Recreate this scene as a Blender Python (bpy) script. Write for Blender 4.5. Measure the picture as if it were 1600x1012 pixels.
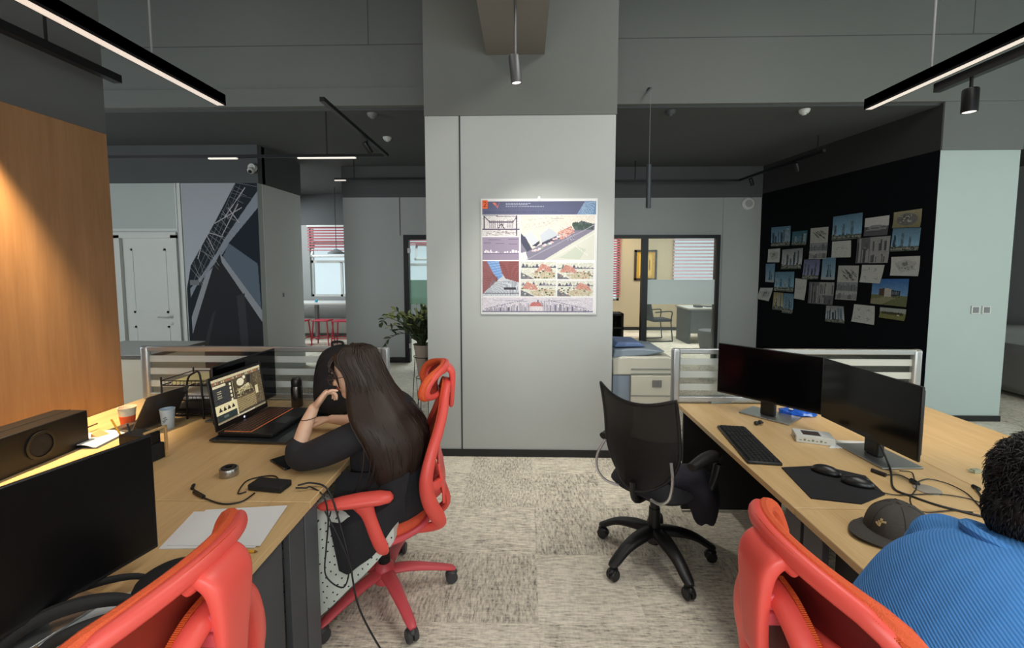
import bpy, math, random, json
import numpy as np
from mathutils import Vector, Matrix, Euler
R = math.radians
PI = math.pi
scene = bpy.context.scene
for _o in list(bpy.data.objects):
    bpy.data.objects.remove(_o)
C = scene.collection

# ---------------------------------------------------------------- camera
FPX = 700.0                                    # focal length in pixels of the 1600 px wide frame
EYE = 1.65
PITCH = math.atan(52.5 / FPX)
YAW = math.atan(18 / FPX * math.cos(PITCH))
cam_data = bpy.data.cameras.new('camera')
cam_data.sensor_fit = 'HORIZONTAL'
cam_data.sensor_width = 36.0
cam_data.lens = FPX / 1600 * 36.0
cam_data.shift_y = -39.5 / 1600
cam_data.clip_start = 0.02
cam = bpy.data.objects.new('camera', cam_data)
cam.location = (0, 0, EYE)
cam.rotation_euler = (PI / 2 - PITCH, 0, YAW)
C.objects.link(cam)
scene.camera = cam

# ---------------------------------------------------------------- view + world + daylight
scene.view_settings.view_transform = 'Standard'
scene.view_settings.look = 'None'
scene.view_settings.gamma = 1.0
scene.view_settings.use_curve_mapping = False
scene.view_settings.exposure = 0.0
scene.cycles.use_denoising = True
scene.cycles.max_bounces = 8
scene.cycles.diffuse_bounces = 4
scene.cycles.sample_clamp_indirect = 3.0
scene.cycles.caustics_reflective = False
scene.cycles.caustics_refractive = False

world = bpy.data.worlds.new('world')
scene.world = world
world.use_nodes = True
bg = world.node_tree.nodes['Background']
bg.inputs[0].default_value = (0.80, 0.92, 1.0, 1)
bg.inputs[1].default_value = 1.1


def area_light(name, loc, target, sx, sy, power, col, spread=180):
    d = bpy.data.lights.new(name, 'AREA')
    d.shape = 'RECTANGLE'; d.size = sx; d.size_y = sy
    d.energy = power; d.color = col; d.spread = R(spread)
    o = bpy.data.objects.new(name, d)
    o.location = loc
    o.rotation_euler = (Vector(target) - Vector(loc)).to_track_quat('-Z', 'Y').to_euler()
    C.objects.link(o)
    return o


def spot_light(name, loc, target, power, col, angle=60, blend=0.6, rad=0.03):
    d = bpy.data.lights.new(name, 'SPOT')
    d.energy = power; d.color = col; d.spot_size = R(angle); d.spot_blend = blend; d.shadow_soft_size = rad
    o = bpy.data.objects.new(name, d)
    o.location = loc
    o.rotation_euler = (Vector(target) - Vector(loc)).to_track_quat('-Z', 'Y').to_euler()
    C.objects.link(o)
    return o


DAY = (0.90, 0.97, 1.0)
# daylight coming in through the windows behind the photographer
area_light('window_light_back', (0.4, -2.9, 1.9), (0.2, 4, 1.35), 3.6, 1.7, 108, (0.96, 0.99, 0.98))
area_light('window_light_back_right', (4.6, -2.9, 1.9), (4.4, 4, 1.5), 2.6, 1.7, 80, (0.82, 0.98, 0.96))
# added side fills without real windows, brightening the far left and right walls
area_light('window_light_left', (-6.3, 1.2, 1.9), (-4.7, 6.1, 1.4), 1.8, 1.5, 95, DAY)
area_light('window_light_right', (7.2, 0.6, 1.9), (4.4, 6.5, 1.5), 2.0, 1.5, 75, (0.86, 0.98, 0.97))
# hidden overhead fills added in the far rooms, standing in for window daylight
area_light('window_light_pantry', (-5.6, 8.6, 3.1), (-5.0, 8.6, 0), 2.0, 1.6, 110, DAY)
area_light('window_light_office', (3.6, 9.2, 3.1), (3.6, 9.2, 0), 2.0, 1.2, 130, (0.98, 0.98, 0.95))
area_light('window_light_corridor', (-1.6, 9.0, 3.1), (-1.6, 9.0, 0), 1.2, 1.2, 70, DAY)
# unseen overhead fills added above the view to brighten floor and desks
area_light('ceiling_light_left', (-1.6, 1.3, 4.4), (-1.6, 1.3, 0), 0.9, 3.4, 20, (1.0, 0.96, 0.90))
area_light('ceiling_light_right', (1.9, 1.3, 4.4), (1.9, 1.3, 0), 0.9, 3.4, 88, (1.0, 0.96, 0.90))
# warm track spots
spot_light('spot_on_wood_panel', (-2.43, 1.97, 2.555), (-2.63, 2.02, 1.35), 430, (1.0, 0.76, 0.42), 62, 0.75)
spot_light('spot_on_left_desk', (-2.3, 2.6, 2.6), (-2.1, 2.4, 0.74), 6, (1.0, 0.82, 0.60), 65, 0.8)
spot_light('spot_on_right_desk', (2.435, 2.43, 2.465), (2.30, 2.75, 0.74), 60, (1.0, 0.76, 0.42), 60, 0.9)
spot_light('spot_in_office', (2.0, 10.6, 2.9), (2.45, 11.4, 1.4), 45, (1.0, 0.8, 0.5), 100, 0.9)
spot_light('spot_on_column', (-0.046, 2.9, 2.775), (0.35, 3.75, 0.8), 95, (1.0, 0.95, 0.85), 85, 1.0)


# ---------------------------------------------------------------- pixel -> place (only used to read positions off the photograph)
def ray(px, py):
    x = (px - 800) / FPX; y = -(py - 466.5) / FPX
    Y = math.cos(PITCH) + y * math.sin(PITCH); Z = -math.sin(PITCH) + y * math.cos(PITCH)
    return x * math.cos(YAW) - Y * math.sin(YAW), x * math.sin(YAW) + Y * math.cos(YAW), Z


def at(px, py, x=None, y=None, z=None):
    a, b, c = ray(px, py)
    t = x / a if x is not None else y / b if y is not None else (z - EYE) / c
    return Vector((a * t, b * t, EYE + c * t))


# ---------------------------------------------------------------- materials
def lin(c):
    return tuple(((v / 255) / 12.92 if v / 255 <= 0.04045 else ((v / 255 + 0.055) / 1.055) ** 2.4) for v in c)


MATS = {}


def mat(name, rgb, rough=0.6, metal=0.0, var=0.0, scale=8.0, bump=0.0, bscale=60.0, stretch=(1, 1, 1), spec=0.5, alpha=1.0, emit=None, estr=0.0, trans=0.0, coat=0.0):
    if name in MATS:
        return MATS[name]
    m = bpy.data.materials.new(name)
    m.use_nodes = True
    nt = m.node_tree; n = nt.nodes; l = nt.links
    b = n['Principled BSDF']
    c = lin(rgb)
    b.inputs['Base Color'].default_value = (*c, 1)
    b.inputs['Roughness'].default_value = rough
    b.inputs['Metallic'].default_value = metal
    b.inputs['Specular IOR Level'].default_value = spec
    b.inputs['Alpha'].default_value = alpha
    b.inputs['Transmission Weight'].default_value = trans
    b.inputs['Coat Weight'].default_value = coat
    if emit:
        b.inputs['Emission Color'].default_value = (*lin(emit), 1)
        b.inputs['Emission Strength'].default_value = estr
    tc = n.new('ShaderNodeTexCoord'); mp = n.new('ShaderNodeMapping')
    mp.inputs['Scale'].default_value = stretch
    l.new(tc.outputs['Object'], mp.inputs['Vector'])
    nz = n.new('ShaderNodeTexNoise'); nz.inputs['Scale'].default_value = scale; nz.inputs['Detail'].default_value = 4
    l.new(mp.outputs[0], nz.inputs['Vector'])
    mx = n.new('ShaderNodeMix'); mx.data_type = 'RGBA'
    v = max(var, 0.02)
    mx.inputs['A'].default_value = (*[x * (1 - v) for x in c], 1)
    mx.inputs['B'].default_value = (*[min(1, x * (1 + v)) for x in c], 1)
    l.new(nz.outputs['Fac'], mx.inputs['Factor'])
    l.new(mx.outputs['Result'], b.inputs['Base Color'])
    if bump > 0:
        nb = n.new('ShaderNodeTexNoise'); nb.inputs['Scale'].default_value = bscale; nb.inputs['Detail'].default_value = 3
        l.new(mp.outputs[0], nb.inputs['Vector'])
        bp = n.new('ShaderNodeBump'); bp.inputs['Strength'].default_value = bump; bp.inputs['Distance'].default_value = 0.004
        l.new(nb.outputs['Fac'], bp.inputs['Height']); l.new(bp.outputs[0], b.inputs['Normal'])
    MATS[name] = m
    return m


def wood(name, dark, light, rough=0.45, axis='y', gs=1.0):
    m = bpy.data.materials.new(name); m.use_nodes = True
    nt = m.node_tree; n = nt.nodes; l = nt.links; b = n['Principled BSDF']
    b.inputs['Roughness'].default_value = rough
    tc = n.new('ShaderNodeTexCoord'); mp = n.new('ShaderNodeMapping')
    s = {'x': (0.6, 9, 9), 'y': (9, 0.6, 9), 'z': (9, 9, 0.6)}[axis]
    mp.inputs['Scale'].default_value = [v * gs for v in s]
    l.new(tc.outputs['Object'], mp.inputs['Vector'])
    n1 = n.new('ShaderNodeTexNoise'); n1.inputs['Scale'].default_value = 1.6; n1.inputs['Detail'].default_value = 6; n1.inputs['Distortion'].default_value = 0.6
    n2 = n.new('ShaderNodeTexNoise'); n2.inputs['Scale'].default_value = 14; n2.inputs['Detail'].default_value = 3
    l.new(mp.outputs[0], n1.inputs['Vector']); l.new(mp.outputs[0], n2.inputs['Vector'])
    ad = n.new('ShaderNodeMix'); ad.data_type = 'FLOAT'; ad.inputs['Factor'].default_value = 0.35
    l.new(n1.outputs['Fac'], ad.inputs['A']); l.new(n2.outputs['Fac'], ad.inputs['B'])
    cr = n.new('ShaderNodeValToRGB')
    cr.color_ramp.elements[0].position = 0.32; cr.color_ramp.elements[0].color = (*lin(dark), 1)
    cr.color_ramp.elements[1].position = 0.68; cr.color_ramp.elements[1].color = (*lin(light), 1)
    l.new(ad.outputs['Result'], cr.inputs['Fac']); l.new(cr.outputs[0], b.inputs['Base Color'])
    MATS[name] = m
    return m


def carpet_mat():
    m = bpy.data.materials.new('carpet_tiles'); m.use_nodes = True
    nt = m.node_tree; n = nt.nodes; l = nt.links; b = n['Principled BSDF']
    b.inputs['Roughness'].default_value = 0.95; b.inputs['Specular IOR Level'].default_value = 0.1
    tc = n.new('ShaderNodeTexCoord')
    sc = n.new('ShaderNodeVectorMath'); sc.operation = 'MULTIPLY'; sc.inputs[1].default_value = (2, 2, 0); l.new(tc.outputs['Object'], sc.inputs[0])
    of = n.new('ShaderNodeVectorMath'); of.operation = 'ADD'; of.inputs[1].default_value = (-0.15, 0.1, 0); l.new(sc.outputs[0], of.inputs[0])
    fl = n.new('ShaderNodeVectorMath'); fl.operation = 'FLOOR'; l.new(of.outputs[0], fl.inputs[0])
    wn = n.new('ShaderNodeTexWhiteNoise'); wn.noise_dimensions = '2D'; l.new(fl.outputs[0], wn.inputs['Vector'])
    outs = []
    for sx, sy in ((16, 90), (90, 22)):
        mp = n.new('ShaderNodeMapping'); mp.inputs['Scale'].default_value = (sx, sy, 1)
        ad = n.new('ShaderNodeVectorMath'); ad.operation = 'ADD'
        l.new(wn.outputs['Color'], ad.inputs[1]); l.new(tc.outputs['Object'], ad.inputs[0]); l.new(ad.outputs[0], mp.inputs['Vector'])
        nz = n.new('ShaderNodeTexNoise'); nz.inputs['Scale'].default_value = 1.0; nz.inputs['Detail'].default_value = 2.5; nz.inputs['Roughness'].default_value = 0.7
        l.new(mp.outputs[0], nz.inputs['Vector']); outs.append(nz)
    th = n.new('ShaderNodeMath'); th.operation = 'GREATER_THAN'; th.inputs[1].default_value = 0.35; l.new(wn.outputs['Value'], th.inputs[0])
    mr = n.new('ShaderNodeMapRange'); mr.inputs['To Min'].default_value = 0.72; mr.inputs['To Max'].default_value = 0.25; l.new(th.outputs[0], mr.inputs['Value'])
    mx = n.new('ShaderNodeMix'); mx.data_type = 'FLOAT'
    l.new(mr.outputs[0], mx.inputs['Factor']); l.new(outs[0].outputs['Fac'], mx.inputs['A']); l.new(outs[1].outputs['Fac'], mx.inputs['B'])
    big = n.new('ShaderNodeTexNoise'); big.inputs['Scale'].default_value = 5; big.inputs['Detail'].default_value = 2; l.new(tc.outputs['Object'], big.inputs['Vector'])
    a2 = n.new('ShaderNodeMath'); a2.operation = 'MULTIPLY_ADD'; a2.inputs[1].default_value = 0.16; l.new(big.outputs['Fac'], a2.inputs[0]); l.new(mx.outputs['Result'], a2.inputs[2])
    a3 = n.new('ShaderNodeMath'); a3.operation = 'MULTIPLY_ADD'; a3.inputs[1].default_value = 0.11; l.new(wn.outputs['Value'], a3.inputs[0]); l.new(a2.outputs[0], a3.inputs[2])
    cr = n.new('ShaderNodeValToRGB')
    e = cr.color_ramp.elements
    e[0].position = 0.42; e[0].color = (*lin((122, 117, 107)), 1)
    e[1].position = 0.76; e[1].color = (*lin((246, 238, 220)), 1)
    e.new(0.57).color = (*lin((206, 198, 182)), 1)
    l.new(a3.outputs[0], cr.inputs['Fac']); l.new(cr.outputs[0], b.inputs['Base Color'])
    bp = n.new('ShaderNodeBump'); bp.inputs['Strength'].default_value = 0.5; bp.inputs['Distance'].default_value = 0.003
    l.new(mx.outputs['Result'], bp.inputs['Height']); l.new(bp.outputs[0], b.inputs['Normal'])
    MATS['carpet'] = m
    return m


def attr_mat(name, rough=0.5, emission=0.0, spec=0.3):
    m = bpy.data.materials.new(name); m.use_nodes = True
    nt = m.node_tree; n = nt.nodes; l = nt.links; b = n['Principled BSDF']
    b.inputs['Roughness'].default_value = rough; b.inputs['Specular IOR Level'].default_value = spec
    a = n.new('ShaderNodeAttribute'); a.attribute_name = 'print'
    if emission > 0:
        b.inputs['Base Color'].default_value = (0.01, 0.01, 0.01, 1)
        l.new(a.outputs['Color'], b.inputs['Emission Color']); b.inputs['Emission Strength'].default_value = emission
    else:
        l.new(a.outputs['Color'], b.inputs['Base Color'])
    MATS[name] = m
    return m


def striped_glass():
    m = bpy.data.materials.new('striped_frosted_glass'); m.use_nodes = True
    nt = m.node_tree; n = nt.nodes; l = nt.links; b = n['Principled BSDF']
    b.inputs['Base Color'].default_value = (*lin((232, 238, 236)), 1); b.inputs['Roughness'].default_value = 0.5
    out = n['Material Output']
    tr = n.new('ShaderNodeBsdfTransparent'); tr.inputs[0].default_value = (0.90, 0.92, 0.92, 1)
    tl = n.new('ShaderNodeBsdfTranslucent'); tl.inputs[0].default_value = (*lin((238, 242, 240)), 1)
    m1 = n.new('ShaderNodeMixShader'); m1.inputs[0].default_value = 0.35; l.new(b.outputs[0], m1.inputs[1]); l.new(tl.outputs[0], m1.inputs[2])
    m0 = n.new('ShaderNodeMixShader'); m0.inputs[0].default_value = 0.30; l.new(m1.outputs[0], m0.inputs[1]); l.new(tr.outputs[0], m0.inputs[2])
    tc = n.new('ShaderNodeTexCoord'); sp = n.new('ShaderNodeSeparateXYZ'); l.new(tc.outputs['Object'], sp.inputs[0])
    ml = n.new('ShaderNodeMath'); ml.operation = 'MULTIPLY'; ml.inputs[1].default_value = 1 / 0.085; l.new(sp.outputs['Z'], ml.inputs[0])
    fr = n.new('ShaderNodeMath'); fr.operation = 'FRACT'; l.new(ml.outputs[0], fr.inputs[0])
    gt = n.new('ShaderNodeMath'); gt.operation = 'GREATER_THAN'; gt.inputs[1].default_value = 0.5; l.new(fr.outputs[0], gt.inputs[0])
    gl = n.new('ShaderNodeBsdfGlossy'); gl.inputs['Roughness'].default_value = 0.03
    m3 = n.new('ShaderNodeMixShader'); m3.inputs[0].default_value = 0.07; l.new(tr.outputs[0], m3.inputs[1]); l.new(gl.outputs[0], m3.inputs[2])
    m2 = n.new('ShaderNodeMixShader'); l.new(gt.outputs[0], m2.inputs[0]); l.new(m0.outputs[0], m2.inputs[1]); l.new(m3.outputs[0], m2.inputs[2])
    l.new(m2.outputs[0], out.inputs['Surface'])
    MATS['striped_glass'] = m
    return m


def see_through(name, rgb, opacity, rough=0.5, tint=(1, 1, 1), gloss=0.0):
    """fine mesh or film: part surface, part clear"""
    m = bpy.data.materials.new(name); m.use_nodes = True
    nt = m.node_tree; n = nt.nodes; l = nt.links; b = n['Principled BSDF']
    b.inputs['Base Color'].default_value = (*lin(rgb), 1); b.inputs['Roughness'].default_value = rough
    out = n['Material Output']; tr = n.new('ShaderNodeBsdfTransparent'); tr.inputs[0].default_value = (*tint, 1)
    mx = n.new('ShaderNodeMixShader'); mx.inputs[0].default_value = opacity
    l.new(tr.outputs[0], mx.inputs[1]); l.new(b.outputs[0], mx.inputs[2]); l.new(mx.outputs[0], out.inputs['Surface'])
    MATS[name] = m
    return m


carpet_mat(); striped_glass()
wood('desk_wood', (196, 162, 112), (218, 186, 136), 0.38, 'y')
wood('wall_wood', (130, 93, 60), (152, 112, 76), 0.55, 'z', 0.6)
wood('light_wood', (176, 140, 92), (200, 164, 112), 0.5, 'y')
PAINT = mat('panel_paint', (176, 182, 180), 0.55, var=0.03, scale=3, bump=0.04, bscale=200)
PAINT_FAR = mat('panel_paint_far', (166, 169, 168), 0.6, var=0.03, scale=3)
PAINT_COOL_LIT = mat('panel_paint_mint', (176, 190, 186), 0.55, var=0.03, scale=3)  # the grey panel paint with the cool daylight tint put into its colour
GREY = mat('ceiling_grey_paint', (108, 111, 108), 0.85, var=0.05, scale=2, bump=0.1, bscale=120)
DARKC = mat('ceiling_dark_paint', (80, 82, 83), 0.85, var=0.08, scale=2, bump=0.1, bscale=120)
BLACKFELT = mat('black_felt', (11, 13, 18), 0.95, var=0.2, scale=30, spec=0.1)
BASE = mat('black_baseboard', (22, 23, 25), 0.5)
BLACK = mat('black_plastic', (20, 20, 21), 0.45, var=0.1)
BLACKM = mat('black_matte', (15, 15, 17), 0.8, var=0.1)
BLACKMET = mat('black_metal', (24, 24, 27), 0.4, metal=0.3)
SCREEN = mat('screen_black', (5, 5, 7), 0.14, spec=0.35)
SCREENM = mat('screen_matte', (7, 7, 9), 0.35, spec=0.4)
ALU = mat('aluminium', (175, 178, 180), 0.38, metal=0.75, var=0.03)
SILVER = mat('silver_plastic', (150, 152, 152), 0.35, metal=0.5)
CHROME = mat('chrome', (215, 215, 215), 0.28, metal=.9)
DGREY = mat('dark_grey_laminate', (72, 74, 77), 0.6, var=0.05)
MGREY = mat('mid_grey_plastic', (120, 122, 124), 0.5)
WHITE = mat('white_paint', (205, 207, 203), 0.5, var=0.02)
PAPER = mat('white_paper', (225, 227, 228), 0.8, var=0.02)
RED = mat('red_plastic', (234, 88, 78), 0.42, var=0.05)
REDD = mat('red_base_nylon', (212, 82, 90), 0.45, var=0.05)
ORANGE = mat('orange_mesh', (226, 92, 48), 0.75, var=0.12, scale=60, bump=0.5, bscale=500)
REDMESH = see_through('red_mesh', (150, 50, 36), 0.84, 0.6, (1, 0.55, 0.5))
REDMESH_SHADED = see_through('dark_red_mesh', (104, 18, 18), 0.86, 0.6, (0.8, 0.3, 0.3))  # same chair mesh, darkened to paint in its unlit back
BLACKMESH = see_through('black_mesh', (16, 16, 18), 0.86, 0.5)
SKIN = mat('skin', (226, 182, 154), 0.5, var=0.04, scale=20)
HAIRB = mat('dark_brown_hair', (50, 38, 32), 0.5, var=0.3, scale=30, stretch=(8, 8, 1), spec=0.35)
HAIRK = mat('black_hair', (20, 19, 20), 0.5, var=0.3, scale=60)
TOP = mat('black_cloth', (30, 29, 34), 0.85, var=0.15, scale=12, bump=0.3, bscale=90)
GLASS = see_through('clear_glass', (200, 215, 215), 0.10, 0.05, (0.94, 0.97, 0.96))
FROST = see_through('frosted_film', (236, 246, 246), 0.85, 0.6)
LAMPW = mat('lamp_diffuser', (240, 235, 225), 0.5, emit=(255, 244, 232), estr=0.62)
SPOTW = mat('spot_lens', (240, 235, 225), 0.5, emit=(255, 250, 240), estr=1.2)


# ---------------------------------------------------------------- geometry: (verts, faces) lists
def G():
    return ([], [])


def join(*gs):
    V, F = [], []
    for g in gs:
        o = len(V); V += list(g[0]); F += [tuple(i + o for i in f) for f in g[1]]
    return (V, F)


def xf(g, m):
    return ([m @ Vector(v) for v in g[0]], g[1])


def move(g, x=0, y=0, z=0):
    return ([Vector(v) + Vector((x, y, z)) for v in g[0]], g[1])


def box(x0, x1, y0, y1, z0, z1):
    v = [(x0, y0, z0), (x1, y0, z0), (x1, y1, z0), (x0, y1, z0), (x0, y0, z1), (x1, y0, z1), (x1, y1, z1), (x0, y1, z1)]
    f = [(0, 3, 2, 1), (4, 5, 6, 7), (0, 1, 5, 4), (1, 2, 6, 5), (2, 3, 7, 6), (3, 0, 4, 7)]
    return (v, f)


def cbox(c, s, rz=0, rx=0, ry=0):
    g = box(-s[0] / 2, s[0] / 2, -s[1] / 2, s[1] / 2, -s[2] / 2, s[2] / 2)
    return xf(g, Matrix.Translation(c) @ Euler((rx, ry, rz)).to_matrix().to_4x4())


def prism(poly, z0, z1, plane='xy'):
    n = len(poly)
    def w(a, b, c):
        return {'xy': (a, b, c), 'xz': (a, c, b), 'yz': (c, a, b)}[plane]
    V = [w(a, b, z0) for a, b in poly] + [w(a, b, z1) for a, b in poly]
    F = [tuple(range(n))[::-1], tuple(range(n, 2 * n))] + [(i, (i + 1) % n, n + (i + 1) % n, n + i) for i in range(n)]
    return (V, F)


def loft(rings, cap=True, closed=True, wrap=False):
    n = len(rings[0]); V = [Vector(p) for r in rings for p in r]; F = []
    m = len(rings)
    for j in range(m if wrap else m - 1):
        for i in range(n if closed else n - 1):
            a = j * n + i; b = j * n + (i + 1) % n; jn = ((j + 1) % m) * n
            F.append((a, b, jn + (i + 1) % n, jn + i))
    if cap and closed and not wrap:
        F.append(tuple(range(n))[::-1]); F.append(tuple(range((m - 1) * n, m * n)))
    return (V, F)


def smooth_path(pts, k=6):
    """Catmull-Rom through pts (any dimension)"""
    P = [np.array(p, float) for p in pts]
    if len(P) < 3:
        return [tuple(p) for p in P]
    P = [2 * P[0] - P[1]] + P + [2 * P[-1] - P[-2]]
    out = []
    for i in range(1, len(P) - 2):
        for s in range(k):
            t = s / k
            out.append(tuple(0.5 * ((2 * P[i]) + (-P[i - 1] + P[i + 1]) * t + (2 * P[i - 1] - 5 * P[i] + 4 * P[i + 1] - P[i + 2]) * t * t + (-P[i - 1] + 3 * P[i] - 3 * P[i + 1] + P[i + 2]) * t ** 3)))
    out.append(tuple(P[-2]))
    return out


def tube(pts, r, seg=10, flat=None, up=None, closed=False, k=0, cap=True):
    """pts: 3d points; r number or list; flat: ratio of the second radius; up: fixed side vector for the first radius"""
    n = len(pts)
    rs = list(r) if isinstance(r, (list, tuple)) else [r] * n
    if k:
        q = smooth_path([(*p, rr) for p, rr in zip(pts, rs)], k)
        pts = [p[:3] for p in q]; rs = [max(1e-4, p[3]) for p in q]; n = len(pts)
    P = [Vector(p) for p in pts]
    rings = []
    prev = None
    for i in range(n):
        if closed:
            t = P[(i + 1) % n] - P[i - 1]
        else:
            t = P[min(i + 1, n - 1)] - P[max(i - 1, 0)]
        t = t.normalized() if t.length > 1e-9 else Vector((0, 0, 1))
        if up is not None:
            a = Vector(up); a = (a - t * a.dot(t))
            a = a.normalized() if a.length > 1e-6 else t.orthogonal().normalized()
        else:
            a = prev if prev is not None else (Vector((0, 0, 1)) if abs(t.z) < 0.9 else Vector((1, 0, 0)))
            a = (a - t * a.dot(t)).normalized()
            prev = a
        b = t.cross(a)
        fl = flat if flat else 1.0
        rings.append([P[i] + a * math.cos(u) * rs[i] + b * math.sin(u) * rs[i] * fl for u in [2 * PI * s / seg for s in range(seg)]])
    return loft(rings, cap=cap and not closed, wrap=closed)


def cyl(c, r, h, seg=24, axis='z', r2=None):
    r2 = r if r2 is None else r2
    rings = []
    for rr, zz in ((r, 0), (r2, h)):
        rings.append([(rr * math.cos(2 * PI * s / seg), rr * math.sin(2 * PI * s / seg), zz) for s in range(seg)])
    g = loft(rings)
    if axis == 'x':
        g = xf(g, Matrix.Rotation(PI / 2, 4, 'Y'))
    if axis == 'y':
        g = xf(g, Matrix.Rotation(-PI / 2, 4, 'X'))
    return move(g, *c)


def lathe(prof, seg=28, c=(0, 0, 0)):
    rings = [[(max(r, 1e-4) * math.cos(2 * PI * s / seg), max(r, 1e-4) * math.sin(2 * PI * s / seg), z) for s in range(seg)] for r, z in prof]
    return move(loft(rings), *c)


def ell(c, r, seg=20, rings=12, rot=None):
    prof = [(math.sin(PI * i / rings), -math.cos(PI * i / rings)) for i in range(rings + 1)]
    g = lathe(prof, seg)
    m = Matrix.Translation(c) @ ((rot.to_4x4() if rot else Matrix.Identity(4)) @ Matrix.Diagonal((*r, 1)))
    return xf(g, m)


def grid(fn, nu, nv, thick=0.0):
    """surface fn(u,v) -> point; with a thickness along the normal when thick > 0"""
    P = [[Vector(fn(i / nu, j / nv)) for i in range(nu + 1)] for j in range(nv + 1)]
    if not thick:
        return loft(P, cap=False, closed=False)
    N = [[None] * (nu + 1) for _ in range(nv + 1)]
    for j in range(nv + 1):
        for i in range(nu + 1):
            du = P[j][min(i + 1, nu)] - P[j][max(i - 1, 0)]; dv = P[min(j + 1, nv)][i] - P[max(j - 1, 0)][i]
            c = du.cross(dv); N[j][i] = c.normalized() if c.length > 1e-12 else Vector((0, 0, 1))
    V = [p for row in P for p in row] + [P[j][i] + N[j][i] * thick for j in range(nv + 1) for i in range(nu + 1)]
    w = nu + 1; o = w * (nv + 1); F = []
    for j in range(nv):
        for i in range(nu):
            a = j * w + i
            F.append((a, a + w, a + w + 1, a + 1)); F.append((o + a, o + a + 1, o + a + w + 1, o + a + w))
    edge = [j * w for j in range(nv + 1)] + [nv * w + i for i in range(1, nu + 1)] + [j * w + nu for j in range(nv - 1, -1, -1)] + [i for i in range(nu - 1, 0, -1)]
    for a, b in zip(edge, edge[1:] + edge[:1]):
        F.append((a, o + a, o + b, b)) if False else F.append((a, b, o + b, o + a))
    return (V, F)


def build(name, g, m, parent=None, bevel=0.0, bseg=2, sharp=35, world=False, sub=0, remesh=0.0, smooth_it=0):
    me = bpy.data.meshes.new(name)
    V = [tuple(v) for v in g[0]]
    if world and parent is not None:
        inv = world_of(parent).inverted()
        V = [tuple(inv @ Vector(v)) for v in V]
    me.from_pydata(V, [], g[1])
    import bmesh
    bm = bmesh.new(); bm.from_mesh(me)
    bmesh.ops.recalc_face_normals(bm, faces=bm.faces)
    bm.to_mesh(me); bm.free()
    for mm in (m if isinstance(m, (list, tuple)) else [m]):
        me.materials.append(mm)
    me.polygons.foreach_set('use_smooth', [True] * len(me.polygons))
    if sharp < 180:
        me.set_sharp_from_angle(angle=R(sharp))
    o = bpy.data.objects.new(name, me)
    C.objects.link(o)
    if parent is not None:
        o.parent = parent
    if bevel:
        b = o.modifiers.new('bevel', 'BEVEL'); b.width = bevel; b.segments = bseg; b.limit_method = 'ANGLE'; b.angle_limit = R(40)
        b.harden_normals = False
    if remesh:
        r = o.modifiers.new('remesh', 'REMESH'); r.mode = 'VOXEL'; r.voxel_size = remesh; r.use_smooth_shade = True
        if smooth_it:
            s = o.modifiers.new('smooth', 'SMOOTH'); s.factor = 0.5; s.iterations = smooth_it
    if sub:
        s = o.modifiers.new('sub', 'SUBSURF'); s.levels = sub; s.render_levels = sub
    return o


def world_of(o):
    m = Matrix.Translation(o.location) @ o.rotation_euler.to_matrix().to_4x4()
    if o.parent:
        m = world_of(o.parent) @ m
    return m


def tag(o, label=None, cat=None, group=None, kind=None):
    if label: o['label'] = label
    if cat: o['category'] = cat
    if group: o['group'] = group
    if kind: o['kind'] = kind
    return o


def thing(name, label, cat, loc=(0, 0, 0), rz=0.0, group=None):
    o = bpy.data.objects.new(name, None)
    o.empty_display_size = 0.1
    o.location = loc; o.rotation_euler = (0, 0, rz)
    C.objects.link(o)
    return tag(o, label, cat, group)


def single(name, g, m, label, cat, group=None, loc=None, **kw):
    """a thing that is one mesh; its geometry is given in world space, its origin put at loc"""
    if loc is None:
        vs = [Vector(v) for v in g[0]]
        loc = (sum(v.x for v in vs) / len(vs), sum(v.y for v in vs) / len(vs), min(v.z for v in vs))
    g = move(g, -loc[0], -loc[1], -loc[2])
    o = build(name, g, m, **kw)
    o.location = loc
    return tag(o, label, cat, group)


def struct(name, g, m, **kw):
    o = build(name, g, m, **kw)
    o['kind'] = 'structure'
    return o


def copy_tree(o, parent=None):
    c = o.copy(); C.objects.link(c)
    if parent is not None:
        c.parent = parent
    for ch in [x for x in bpy.data.objects if x.parent == o]:
        copy_tree(ch, c)
    return c


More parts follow.
